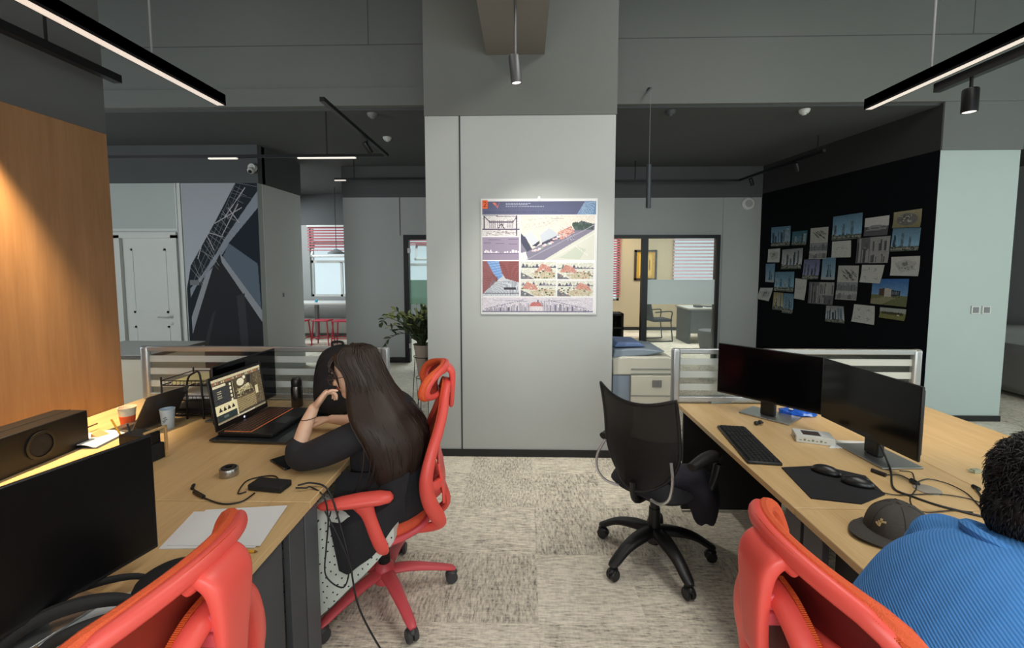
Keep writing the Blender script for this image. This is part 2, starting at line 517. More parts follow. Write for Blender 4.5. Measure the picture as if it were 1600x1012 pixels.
# ---------------------------------------------------------------- printed pictures: a small painter whose colours become the print of a fine grid mesh
class Canvas:
    def __init__(s, w, h, win, bgc=(255, 255, 255)):
        s.w, s.h = w, h; s.x0, s.y0, s.x1, s.y1 = win
        s.a = np.zeros((h, w, 3)); s.a[:] = bgc
        yy, xx = np.mgrid[0:h, 0:w]
        s.X = s.x0 + (xx + 0.5) / w * (s.x1 - s.x0); s.Y = s.y0 + (yy + 0.5) / h * (s.y1 - s.y0)

    def put(s, m, c, al=1.0):
        s.a[m] = s.a[m] * (1 - al) + np.array(c) * al

    def rect(s, x0, y0, x1, y1, c, al=1.0):
        s.put((s.X >= x0) & (s.X < x1) & (s.Y >= y0) & (s.Y < y1), c, al)

    def poly(s, pts, c, al=1.0):
        m = np.zeros(s.X.shape, bool); n = len(pts)
        for i in range(n):
            ax, ay = pts[i]; bx, by = pts[(i + 1) % n]
            if ay == by: continue
            cnd = ((ay > s.Y) != (by > s.Y)) & (s.X < (bx - ax) * (s.Y - ay) / (by - ay) + ax)
            m ^= cnd
        s.put(m, c, al)

    def line(s, x0, y0, x1, y1, w, c, al=1.0):
        dx, dy = x1 - x0, y1 - y0; L2 = dx * dx + dy * dy + 1e-9
        t = np.clip(((s.X - x0) * dx + (s.Y - y0) * dy) / L2, 0, 1)
        d = np.hypot(s.X - x0 - t * dx, s.Y - y0 - t * dy)
        s.put(d < w / 2, c, al)

    def oval(s, cx, cy, rx, ry, c, al=1.0):
        s.put(((s.X - cx) / rx) ** 2 + ((s.Y - cy) / ry) ** 2 < 1, c, al)

    def vgrad(s, x0, y0, x1, y1, c0, c1):
        m = (s.X >= x0) & (s.X < x1) & (s.Y >= y0) & (s.Y < y1)
        t = ((s.Y - y0) / (y1 - y0))[..., None]
        col = np.array(c0) * (1 - t) + np.array(c1) * t
        s.a[m] = col[m]

    def speck(s, x0, y0, x1, y1, amt, seed=1):
        m = (s.X >= x0) & (s.X < x1) & (s.Y >= y0) & (s.Y < y1)
        rg = np.random.RandomState(seed)
        nz = rg.normal(0, amt, s.X.shape)[..., None] * np.ones(3)
        s.a[m] = np.clip(s.a + nz, 0, 255)[m]


def print_mesh(name, cv, corner, m, parent=None, thick=0.0):
    """corner(u,v): point of the sheet, v down; every painter cell becomes one face"""
    w, h = cv.w, cv.h
    us = np.linspace(0, 1, w + 1); vs = np.linspace(0, 1, h + 1)
    co = np.array([corner(u, v) for v in vs for u in us], dtype=np.float32)
    idx = np.arange(w * h); r = idx // w; c = idx % w; a = r * (w + 1) + c
    quads = np.stack([a, a + w + 1, a + w + 2, a + 1], 1).astype(np.int32)
    me = bpy.data.meshes.new(name)
    me.vertices.add(len(co)); me.vertices.foreach_set('co', co.ravel())
    me.loops.add(quads.size); me.loops.foreach_set('vertex_index', quads.ravel())
    me.polygons.add(len(quads)); me.polygons.foreach_set('loop_start', np.arange(0, quads.size, 4, dtype=np.int32))
    me.update(calc_edges=True)
    s = np.clip(cv.a.reshape(-1, 3), 0, 255) / 255.0
    ln = np.where(s <= 0.04045, s / 12.92, ((s + 0.055) / 1.055) ** 2.4)
    col = np.repeat(np.concatenate([ln, np.ones((len(ln), 1))], 1), 4, axis=0).astype(np.float32)
    at_ = me.color_attributes.new('print', 'FLOAT_COLOR', 'CORNER')
    at_.data.foreach_set('color', col.ravel())
    me.materials.append(m)
    me.validate()
    o = bpy.data.objects.new(name, me); C.objects.link(o)
    if parent is not None:
        o.parent = parent
    if thick:
        sm = o.modifiers.new('solid', 'SOLIDIFY'); sm.thickness = thick; sm.offset = -1
    return o


PRINT = attr_mat('printed_paper', 0.45)
PRINTM = attr_mat('printed_matte', 0.8, spec=0.15)
SCREENLIT = attr_mat('lit_screen', 0.3, emission=0.9)

# ================================================================ the room
struct('floor', box(-7.2, 8.2, -3.1, 12.0, -0.06, 0.0), MATS['carpet'])
struct('ceiling', box(-7.2, 8.2, -3.1, 4.75, 4.5, 4.6), GREY)
struct('ceiling_far', box(-7.2, 8.2, 4.80, 12.0, 3.27, 3.37), DARKC)
# bulkhead between the high and the low ceiling, with its board joints
bk = box(-7.2, 8.2, 4.74, 4.82, 3.29, 4.6)
struct('ceiling_bulkhead', bk, GREY)
struct('trim_1', box(-7.2, -0.82, 4.715, 4.74, 3.29, 3.47), GREY)
jn = join(box(0.76, 8.2, 4.737, 4.741, 3.93, 3.937), box(4.45, 4.455, 4.737, 4.741, 3.94, 4.5), box(-7.2, -0.82, 4.737, 4.741, 3.90, 3.907), box(-1.6, -1.595, 4.737, 4.741, 3.9, 4.5))
struct('trim_2', jn, DARKC)

# central column: light panels below, grey above
struct('wall_column', join(box(-0.815, 0.750, 3.765, 4.46, 0, 2.87)), mat('column_panel_paint', (174, 178, 176), 0.5, var=0.03, scale=2, bump=0.03, bscale=200))
struct('wall_column_upper', box(-0.82, 0.757, 3.76, 4.75, 2.872, 4.5), GREY)
struct('trim_3', box(-0.534, -0.522, 3.761, 3.7655, 0.06, 2.87), mat('dark_joint', (50, 52, 54), 0.6))
struct('baseboard_column', box(-0.822, 0.757, 3.752, 4.47, 0, 0.062), BASE)
# beam running from the column towards the viewer
struct('ceiling_beam', box(-0.305, 0.165, -3.0, 3.765, 3.345, 4.5), mat('beam_paint', (122, 120, 116), 0.85, var=0.03))

# left: wood panel with a dark wall above
struct('wall_left', box(-2.75, -2.615, -3.0, 2.81, 2.467, 4.5), DARKC)
struct('wall_left_wood', box(-2.75, -2.615, -3.0, 2.81, 0.0, 2.466), MATS['wall_wood'])
struct('wall_left_outer', box(-7.3, -7.2, -3.1, 12, 0, 4.5), PAINT_FAR)
struct('wall_right_outer', box(8.2, 8.3, -3.1, 12, 0, 4.5), PAINT_FAR)
# wall behind the viewer, with two wide window openings
wb = join(box(-7.2, -1.5, -3.2, -3.05, 0, 4.5), box(2.3, 3.2, -3.2, -3.05, 0, 4.5), box(6.0, 8.2, -3.2, -3.05, 0, 4.5),
          box(-1.5, 2.3, -3.2, -3.05, 0, 1.0), box(-1.5, 2.3, -3.2, -3.05, 2.8, 4.5), box(3.2, 6.0, -3.2, -3.05, 0, 1.0), box(3.2, 6.0, -3.2, -3.05, 2.8, 4.5))
struct('wall_back', wb, PAINT)
for i, (a, b) in enumerate(((-1.5, 2.3), (3.2, 6.0))):
    struct('window_%d' % (i + 1), join(box(a, b, -3.18, -3.12, 1.0, 1.05), box(a, b, -3.18, -3.12, 2.75, 2.8), box(a, a + .05, -3.18, -3.12, 1.05, 2.75), box(b - .05, b, -3.18, -3.12, 1.05, 2.75), box((a + b) / 2 - .03, (a + b) / 2 + .03, -3.18, -3.12, 1.05, 2.75)), WHITE)

# far left wall with a panelled door and the printed mural
DX0, DX1, DH = -5.62, -4.80, 2.06
struct('wall_far_left', join(box(-7.2, DX0, 6.1, 6.25, 0, 2.765), box(DX0, DX1, 6.1, 6.25, DH, 2.765), box(DX1, -3.62, 6.1, 6.25, 0, 2.765)), PAINT)
struct('wall_far_left_upper', box(-7.2, -3.6, 6.09, 6.26, 2.765, 3.28), DARKC)
struct('trim_4', join(box(-4.77, -4.755, 6.094, 6.1, 2.12, 2.765), box(-4.73, -4.69, 6.085, 6.1, 0, 2.765), box(-7.2, -4.77, 6.092, 6.1, 2.12, 2.15)), WHITE)
d1 = thing('door_1', 'white panelled door with a metal lever handle in the far left wall', 'door', (-5.2, 6.13, 0))
d1['kind'] = 'structure'
def recess(x0, x1, z0, z1, y, w=0.03, d=0.005):
    return join(box(x0, x1, y - d, y, z1 - w, z1), box(x0, x1, y - d, y, z0, z0 + w), box(x0, x0 + w, y - d, y, z0, z1), box(x1 - w, x1, y - d, y, z0, z1))
build('door_panel', join(box(DX0 + .05, DX1 - .05, 6.12, 6.16, 0.01, DH - .04), recess(DX0 + .16, DX1 - .16, 0.98, 1.88, 6.12), recess(DX0 + .16, DX1 - .16, 0.18, 0.80, 6.12)), WHITE, d1, world=True)
build('door_frame', join(box(DX0 - .05, DX0 + .05, 6.07, 6.2, 0, DH), box(DX1 - .05, DX1 + .03, 6.07, 6.2, 0, DH), box(DX0 - .05, DX1 + .03, 6.07, 6.2, DH - .04, DH + .04)), WHITE, d1, world=True)
build('door_handle', join(tube([(-4.93, 6.12, .93), (-4.93, 6.06, .93), (-5.07, 6.05, .93)], .011, 8), cyl((-4.93, 6.125, .93), .025, -.015, 16, 'y'), cyl((-4.93, 6.125, .83), .02, -.012, 16, 'y')), CHROME, d1, world=True)

# angled return wall and pantry beyond
struct('wall_pantry_side', box(-3.75, -3.61, 6.2, 7.25, 0, 2.765), WHITE)  # grey wall in lighter paint, standing in for light that misses it
struct('wall_pantry_side_upper', box(-3.76, -3.60, 6.19, 7.26, 2.765, 3.28), DARKC)
sw = thing('light_switch', 'small light switch on the grey return wall beside the mural', 'light switch', (-3.605, 6.62, 1.2))
build('plate', box(-3.612, -3.602, 6.58, 6.66, 1.16, 1.25), WHITE, sw, world=True, bevel=.003)
build('rocker', box(-3.604, -3.597, 6.60, 6.64, 1.175, 1.235), MGREY, sw, world=True)


def window_wall(name, x0, x1, y, t, wx0, wx1, wz0, wz1, m, top=3.28):
    struct(name, join(box(x0, wx0, y, y + t, 0, top), box(wx1, x1, y, y + t, 0, top), box(wx0, wx1, y, y + t, 0, wz0), box(wx0, wx1, y, y + t, wz1, top)), m)


PANTRYW = mat('pantry_wall_paint', (150, 152, 152), 0.7)
window_wall('wall_pantry_back', -7.2, -2.95, 10.3, .2, -4.95, -3.75, 0.92, 2.58, PANTRYW)
struct('wall_pantry_back_upper', box(-7.2, -2.95, 10.28, 10.3, 2.58, 3.28), DARKC)
struct('wall_middle', join(box(-3.0, -2.0, 7.46, 7.6, 0, 2.765), box(-2.0, -0.95, 7.46, 7.6, 2.15, 2.765), box(-0.95, 0.95, 7.46, 7.6, 0, 2.765), box(-3.0, -2.9, 7.6, 10.3, 0, 2.765)), PAINT_FAR)
struct('wall_middle_upper', join(box(-3.01, 0.95, 7.45, 7.61, 2.765, 3.28), box(-3.01, -2.9, 7.6, 10.3, 2.765, 3.28)), DARKC)
struct('trim_5', box(-2.055, -2.045, 7.452, 7.46, 2.14, 2.765), mat('dark_joint', (50, 52, 54)))
struct('baseboard_middle', box(-3.0, -2.0, 7.445, 7.46, 0, 0.09), BASE)
window_wall('wall_corridor_back', -2.9, 0.9, 10.3, .2, -2.72, -1.2, 0.85, 2.4, PANTRYW)
struct('wall_office_left', box(0.85, 0.95, 7.6, 11.6, 0, 3.28), mat('office_wall_paint', (186, 172, 142), 0.7))


def black_door(name, label, x0, x1, y, h, w=.055):
    d = thing(name, label, 'door', ((x0 + x1) / 2, y, 0)); d['kind'] = 'structure'
    build('door_frame', join(box(x0, x0 + w, y - .05, y + .08, 0, h), box(x1 - w, x1, y - .05, y + .08, 0, h), box(x0 + w, x1 - w, y - .05, y + .08, h - w, h)), BLACKMET, d, world=True)
    return d


d2 = black_door('door_2', 'black framed glass door behind the potted plant', -2.0, -0.95, 7.5, 2.15, .08)
build('door_glass', box(-1.92, -1.03, 7.50, 7.51, 0.02, 2.07), GLASS, d2, world=True)
build('frosted_band', box(-1.92, -1.03, 7.495, 7.499, 0.99, 1.40), see_through('green_frost', (150, 196, 172), .75, .6), d2, world=True)
build('hinge', join(box(-1.93, -1.89, 7.44, 7.5, 1.85, 1.93), box(-1.93, -1.89, 7.44, 7.5, .25, .33)), CHROME, d2, world=True)

# right: glazed office front
struct('wall_far_right', join(box(0.95, 3.30, 7.61, 7.75, 2.15, 2.765), box(3.315, 4.0, 7.61, 7.75, 0, 2.765), box(3.30, 3.315, 7.62, 7.75, 0, 2.765), box(3.27, 3.30, 7.61, 7.75, 0, 2.15)), PAINT_FAR)
struct('wall_far_right_upper', box(0.95, 4.6, 7.60, 7.76, 2.765, 3.28), DARKC)
d3 = black_door('door_3', 'black framed glass office front with a frosted band beside the black pinboard wall', 0.95, 3.27, 7.62, 2.15, .055)
build('mullion', box(1.985, 2.085, 7.58, 7.68, 0, 2.1), BLACKMET, d3, world=True)
build('fixed_glass', box(2.085, 3.215, 7.63, 7.64, 0.02, 2.09), GLASS, d3, world=True)
build('frosted_band', box(2.085, 3.215, 7.622, 7.626, 0.99, 1.405), FROST, d3, world=True)
OFFW = MATS['office_wall_paint']
struct('wall_office_back', join(box(0.9, 2.05, 11.4, 11.55, 0, 3.28), box(2.05, 2.42, 11.4, 11.55, 0, .75), box(2.05, 2.42, 11.4, 11.55, 2.35, 3.28), box(2.42, 3.76, 11.4, 11.55, 0, 3.28), box(3.76, 5.1, 11.4, 11.55, 0, 0.9), box(3.76, 5.1, 11.4, 11.55, 2.4, 3.28), box(5.1, 6.0, 11.4, 11.55, 0, 3.28)), OFFW)
struct('baseboard_office', box(0.95, 5.9, 11.38, 11.4, 0, .08), BASE)
struct('wall_office_right', box(5.9, 6.0, 7.75, 11.4, 0, 3.28), OFFW)
for i, (a, b, y, z0, z1, mid) in enumerate(((-4.95, -3.75, 10.36, .92, 2.58, True), (-2.72, -1.2, 10.36, .85, 2.4, True), (3.76, 5.1, 11.46, .9, 2.4, False), (2.05, 2.42, 11.46, .75, 2.35, False))):
    g = [box(a, b, y, y + .06, z0, z0 + .05), box(a, b, y, y + .06, z1 - .05, z1), box(a, a + .05, y, y + .06, z0, z1), box(b - .05, b, y, y + .06, z0, z1)]
    if mid:
        g += [box(a, b, y, y + .06, z0 + .78, z0 + .84), box((a + b) / 2 + .08, (a + b) / 2 + .13, y, y + .06, z0, z0 + .8)]
        # top hung sash tipped open
        g += [xf(join(box(-.42, .42, -.02, .02, -.40, -.36), box(-.42, .42, -.02, .02, -.04, 0), box(-.42, -.38, -.02, .02, -.4, 0), box(.38, .42, -.02, .02, -.4, 0)), Matrix.Translation(((a + b) / 2 - .1, y - .02, z0 + 1.28)) @ Matrix.Rotation(R(-25), 4, 'X'))]
    w = struct('window_%d' % (i + 3), join(*g), WHITE)
    p = build('window_pane', box(a + .05, b - .05, y + .02, y + .03, z0 + .05, z1 - .05), GLASS, w)


def blind(name, label, x0, x1, y, z0, z1, col, pitch=.062):
    t = thing(name, label, 'blind', ((x0 + x1) / 2, y, z1))
    g = []; n = int((z1 - z0 - .05) / pitch)
    for i in range(n):
        z = z1 - .06 - i * pitch
        g.append(cbox(((x0 + x1) / 2, y, z), (x1 - x0, .055, .004), rx=R(42)))
    build('slats', join(*g), col, t, world=True)
    build('headrail', box(x0, x1, y - .03, y + .03, z1 - .04, z1), WHITE, t, world=True)
    build('bottom_rail', box(x0, x1, y - .02, y + .02, z0, z0 + .02), col, t, world=True)
    return t


REDSLAT = mat('dusty_red_slat', (168, 96, 102), .6)
PINKSLAT = mat('dusty_pink_slat', (206, 176, 184), .6)
blind('window_blind', 'half lowered dusty red slatted blind on the pantry window', -4.95, -3.75, 10.22, 1.98, 2.56, REDSLAT)
blind('window_blind', 'short red slatted blind seen through the black framed door behind the plant', -2.72, -1.2, 10.22, 2.1, 2.4, REDSLAT)
blind('window_blind', 'wide slatted blind glowing with daylight in the glazed office', 3.74, 5.12, 11.34, 1.15, 2.42, PINKSLAT, .085)
blind('window_blind', 'narrow red slatted blind beside the gold framed certificate', 2.02, 2.44, 11.34, .85, 2.36, REDSLAT)

# black pin board wall on the right (slightly oblique) and the pale end wall
WA = Vector((4.238, 4.77, 0)); WB = Vector((3.935, 7.62, 0))
wd = (WB - WA).normalized(); wn = Vector((-wd.y, wd.x, 0))          # wn points to -x (into the room)
if wn.x > 0: wn = -wn
def along(s, z, off=0.0):
    return WA + wd * s + wn * off + Vector((0, 0, z))
def wallbox(s0, s1, z0, z1, o0, o1):
    V = [along(s, z, o) for z in (z0, z1) for (s, o) in ((s0, o0), (s1, o0), (s1, o1), (s0, o1))]
    return (V, [(0, 3, 2, 1), (4, 5, 6, 7), (0, 1, 5, 4), (1, 2, 6, 5), (2, 3, 7, 6), (3, 0, 4, 7)])
WL = (WB - WA).length
struct('wall_right_felt', wallbox(0, WL, 0, 2.82, -.12, 0), BLACKFELT)
struct('wall_right_upper', wallbox(0, WL, 2.82, 3.28, -.12, 0), mat('dark_wall_paint', (44, 45, 46), .85))
struct('wall_right_end', box(4.242, 5.035, 4.77, 5.1, 0, 2.815), PAINT_COOL_LIT)
struct('wall_right_end_upper', box(4.238, 5.04, 4.75, 5.12, 2.815, 3.30), GREY)
struct('baseboard_right', box(4.24, 5.04, 4.755, 5.11, 0, 0.06), BASE)
struct('wall_lounge_back', box(4.3, 8.2, 7.8, 7.9, 0, 3.28), mat('dark_lounge_paint', (40, 40, 44), .8))
struct('wall_lounge_partition', box(5.75, 6.45, 6.6, 6.7, 0.9, 2.7), PAINT_FAR)
for i, (px) in enumerate((1524, 1541)):
    p = at(px, 484, y=4.765)
    w = thing('light_switch', ['left one of the two square switches on the mint end wall', 'right one of the two square switches on the mint end wall'][i], 'light switch', (p.x, 4.768, p.z))
    build('plate', cbox((0, -.004, 0), (.086, .01, .086)), WHITE, w, bevel=.003)
    build('rocker', cbox((0, -.011, 0), (.055, .006, .06)), MGREY, w, bevel=.002)

# ---------------------------------------------------------------- the mural
def mural():
    cv = Canvas(200, 420, (375, 15, 815, 1130), (172, 175, 184))
    dk = (40, 46, 54)
    cv.vgrad(375, 15, 815, 600, (165, 168, 176), (176, 182, 190))
    cv.poly([(690, 15), (815, 15), (815, 1130), (375, 1130), (375, 600), (405, 470), (560, 230)], dk)
    cv.poly([(815, 60), (815, 150), (640, 345), (600, 400), (430, 590), (395, 650), (395, 600), (470, 520), (560, 400), (620, 310)], (140, 146, 156))
    cv.poly([(635, 345), (800, 455), (815, 800), (590, 440)], (96, 108, 122))
    cv.poly([(635, 345), (815, 150), (815, 470)], (36, 43, 52))
    cv.poly([(580, 405), (600, 425), (815, 720), (815, 790), (590, 470)], (150, 153, 160))
    cv.poly([(395, 760), (490, 520), (535, 480), (430, 760), (395, 860)], (150, 153, 160))
    cv.poly([(580, 405), (590, 455), (815, 790), (815, 1130), (395, 1130), (395, 860), (535, 480)], (46, 46, 50))
    cv.poly([(668, 640), (715, 625), (735, 1130), (690, 1130)], (62, 62, 66))
    cv.poly([(520, 740), (540, 720), (430, 1130), (395, 1130)], (60, 60, 64))
    rg = random.Random(3)
    for i in range(26):
        t = i / 25
        x0 = 405 + t * 300; y0 = 480 - t * 465
        cv.line(x0 + rg.uniform(-10, 10), y0, x0 + rg.uniform(20, 110), y0 + rg.uniform(20, 160) * (1 - t) + 20, 2.6, (rg.choice([120, 150, 175]),) * 3, .8)
    for a in (0, 26, 52):
        cv.line(415 + a, 560 - a * .2, 690 + a, 20 + a * .4, 3, (120, 126, 134), .8)
    for (a, b, c, d) in ((515, 285, 600, 310), (510, 305, 548, 385), (560, 235, 720, 150), (620, 200, 730, 60), (690, 110, 745, 40), (450, 430, 480, 340), (600, 300, 700, 130), (640, 150, 700, 230)):
        cv.line(a, b, c, d, 4.5, (185, 180, 186))
    cv.rect(395, 550, 450, 580, (120, 122, 126))
    def cn(u, v):
        return (-4.665 + u * 1.045, 6.088, 2.762 - v * 2.74)
    o = print_mesh('wall_mural', cv, cn, PRINTM)
    return tag(o, 'tall black and white printed mural of a steel truss building on the far left wall', 'mural')
mural()

# ---------------------------------------------------------------- poster on the column
def poster():
    cv = Canvas(190, 190, (78, 66, 966, 956), (226, 224, 226))
    rg = random.Random(11); np.random.seed(5)
    cv.rect(84, 78, 962, 182, (88, 92, 122))
    cv.poly([(815, 182), (880, 78), (962, 78), (962, 182)], (104, 134, 170))
    for i in range(9):
        cv.line(820 + i * 14, 182, 880 + i * 9, 78, 3, (170, 190, 215))
    cv.rect(84, 70, 124, 138, (236, 104, 52))
    # the figure 2
    for a in ((94, 88, 110, 84), (110, 84, 112, 98), (112, 98, 95, 122), (95, 122, 114, 122)):
        cv.line(*a, 5, (70, 40, 34))
    cv.poly([(160, 90), (190, 92), (200, 120), (218, 86), (200, 136), (188, 118)], (226, 120, 96)); cv.poly([(186, 92), (200, 130), (190, 134)], (120, 100, 150))
    for i, x1 in enumerate((440, 430, 560)):
        y = 92 + i * 13
        x = 264
        while x < x1:
            w = rg.uniform(8, 20); cv.rect(x, y, x + w, y + 5, (176, 180, 202)); x += w + 5
    for x in range(100, 650, 14):
        cv.rect(x, 158, x + rg.uniform(6, 11), 164, (50, 52, 78))
    # plan, top left
    cv.rect(84, 188, 374, 350, (208, 204, 206)); cv.speck(84, 188, 374, 350, 12, 2)
    for z in ((90, 190, 350, 196, 5), (98, 190, 98, 290, 9), (348, 190, 348, 345, 9), (85, 296, 374, 296, 8), (140, 240, 320, 240, 8), (140, 240, 100, 200, 6), (320, 240, 345, 205, 6), (205, 292, 230, 250, 6), (230, 250, 255, 292, 6)):
        cv.line(*z, (72, 62, 86))
    for i in range(13):
        cv.line(140 + i * 15, 225, 140 + i * 15, 285, 4, (96, 86, 104))
    for i in range(14):
        cv.line(rg.uniform(90, 360), rg.uniform(300, 345), rg.uniform(90, 360), rg.uniform(300, 345), 2, (150, 138, 140))
    # elevations panel
    cv.rect(84, 356, 368, 534, (150, 138, 160)); cv.line(95, 380, 360, 372, 3, (110, 98, 130)); cv.line(95, 400, 360, 412, 3, (110, 98, 130))
    for x0, x1, h in ((95, 210, 20), (250, 360, 20)):
        for x in range(x0, x1, 12):
            cv.rect(x, 474 - h * rg.random(), x + 9, 476, (230, 226, 232))
    cv.line(92, 484, 360, 484, 6, (100, 86, 116))
    # hall interior
    cv.rect(84, 546, 368, 818, (190, 196, 206))
    cv.poly([(84, 546), (130, 546), (205, 690), (84, 800)], (142, 92, 94)); cv.poly([(120, 546), (210, 546), (240, 660), (205, 690), (150, 610)], (112, 150, 204))
    cv.poly([(210, 546), (368, 546), (368, 712), (270, 690), (235, 640)], (140, 84, 84))
    for i in range(10):
        cv.line(215 + i * 5, 552 + i * 13, 368, 556 + i * 16, 3, (112, 60, 62)); cv.line(84, 600 + i * 20, 200, 670 + i * 4, 3, (118, 72, 76))
    for i in range(6):
        cv.line(130 + i * 10, 560 + i * 20, 212 + i * 4, 548 + i * 20, 4, (160, 186, 222))
    cv.poly([(205, 690), (260, 680), (368, 712), (368, 818), (84, 818), (100, 790)], (196, 200, 208))
    for i in range(22):
        x = 100 + i * 12.5; cv.line(x, 812, 160 + i * 9, 700, 3, (120, 130, 142))
    cv.rect(250, 750, 345, 768, (58, 54, 66)); cv.rect(84, 790, 368, 800, (88, 84, 96), .6)
    # large aerial view
    cv.rect(384, 188, 952, 536, (216, 208, 198)); cv.speck(384, 188, 952, 300, 8, 3)
    cv.poly([(384, 330), (470, 450), (700, 330), (952, 250), (952, 300), (560, 536), (384, 536)], (126, 122, 142))
    cv.poly([(560, 536), (952, 300), (952, 536)], (206, 206, 196)); cv.poly([(680, 520), (810, 430), (890, 450), (840, 530)], (190, 196, 182))
    cv.line(600, 536, 952, 330, 4, (230, 228, 222)); cv.line(810, 430, 900, 500, 3, (228, 226, 220))
    cv.poly([(384, 330), (420, 360), (470, 450), (430, 470), (384, 400)], (70, 72, 92))
    cv.poly([(410, 350), (455, 305), (525, 385), (470, 425)], (196, 200, 208)); cv.poly([(525, 385), (470, 425), (500, 430), (530, 400)], (60, 58, 78))
    cv.poly([(530, 340), (600, 285), (680, 340), (545, 400)], (186, 192, 202)); cv.poly([(545, 400), (675, 340), (680, 370), (550, 425)], (74, 72, 92))
    cv.poly([(665, 320), (770, 270), (800, 320), (690, 380)], (190, 142, 132)); cv.speck(665, 270, 800, 385, 26, 4)
    cv.poly([(780, 270), (850, 230), (952, 258), (940, 300), (800, 305)], (82, 94, 96))
    for i in range(12):
        x = 790 + i * 13; cv.oval(x, 262 + rg.uniform(-6, 22), 10, 18, (62, 78, 72))
    for i in range(16):
        cv.oval(480 + i * 16, 470 - i * 9 + rg.uniform(-8, 8), 13, 8, rg.choice([(230, 222, 226), (150, 160, 150), (210, 180, 184)]))
    cv.poly([(384, 480), (420, 470), (440, 536), (384, 536)], (226, 224, 220))
    cv.line(430, 530, 952, 262, 6, (160, 156, 172))
    for i in range(14):
        cv.line(rg.uniform(390, 700), rg.uniform(190, 290), rg.uniform(390, 740), rg.uniform(190, 300), 1.8, (180, 172, 168))
    # four small views
    def view(x0, y0, x1, y1, seed, pink):
        r = random.Random(seed); cv.rect(x0, y0, x1, y1, (206, 206, 196)); h = y1 - y0; w = x1 - x0
        for i in range(10):
            a = x0 + w * i / 10; cv.poly([(a, y0 + h * .35), (a + w * .06, y0 + h * r.uniform(.05, .3)), (a + w * .13, y0 + h * .35)], r.choice([(84, 84, 106), (96, 104, 104), (120, 116, 134)]))
        cv.poly([(x0 + w * pink, y0 + h * .55), (x0 + w * (pink + .18), y0 + h * .1), (x0 + w * (pink + .42), y0 + h * .3), (x0 + w * (pink + .5), y0 + h * .6)], (190, 138, 126))
        cv.poly([(x0, y0 + h * .6), (x0 + w * .4, y1), (x0, y1)], (110, 112, 120))
        cv.poly([(x0 + w * .25, y0 + h * .7), (x0 + w * .6, y0 + h * .52), (x1, y0 + h * .62), (x1 - w * .1, y1 - 8), (x0 + w * .4, y1 - 4)], (186, 176, 152))
        for i in range(26):
            cv.oval(r.uniform(x0 + 10, x1 - 10), r.uniform(y0 + h * .45, y1 - 8), w * .028, h * .04, r.choice([(86, 104, 76), (70, 74, 66), (168, 126, 112), (214, 210, 202)]))
        cv.speck(x0, y0, x1, y1, 14, seed)
    view(384, 548, 656, 686, 1, .42); view(668, 556, 946, 690, 2, .05); view(384, 694, 656, 820, 3, 0.0); view(668, 700, 946, 820, 4, .45)
    # long elevation at the foot
    cv.rect(80, 830, 946, 946, (206, 200, 210))
    for i in range(70):
        x = 84 + i * 12.3; t = abs((x - 500) / 420); h = 90 * (1 - t ** 2.2) + 8
        cv.rect(x, 938 - h * rg.uniform(.35, .95), x + 6, 938, rg.choice([(98, 96, 124), (126, 126, 150), (150, 148, 160), (74, 74, 92)]))
    cv.poly([(445, 900), (470, 868), (530, 865), (555, 900)], (186, 112, 112)); cv.rect(445, 900, 555, 935, (214, 206, 212))
    for s in (-1, 1):
        cv.line(500 + s * 70, 860, 500 + s * 330, 850, 4, (160, 160, 178)); cv.line(500 + s * 100, 850, 500 + s * 400, 920, 4, (110, 112, 134))
    cv.rect(80, 936, 946, 946, (112, 110, 134)); cv.speck(80, 830, 946, 946, 10, 9)
    for z in ((378, 184, 378, 824), (662, 545, 662, 824), (380, 542, 950, 542), (84, 352, 374, 352), (84, 540, 374, 540), (380, 690, 950, 690), (80, 824, 950, 824)):
        cv.line(*z, 7, (228, 226, 228))
    W, H = 0.95, 0.945; x0, z1 = -0.348, 2.19
    def cn(u, v):
        return (u * W, -0.004 - 0.004 * math.sin(v * PI), -v * H)
    t = thing('poster', 'large square architecture poster with grey header pinned on the central column', 'poster', (x0, 3.757, z1))
    print_mesh('poster_print', cv, cn, PRINT, t, thick=.0015)
    p = build('hanging_clip', join(cyl((W / 2, -.004, .016), .010, -.012, 12, 'y'), box(W / 2 - .012, W / 2 + .012, -.012, -.002, -.006, .012)), CHROME, t)
    build('poster_border', join(box(-.008, W + .008, -.0035, 0, -H - .008, .008)), PAPER, t)
    return t
poster()


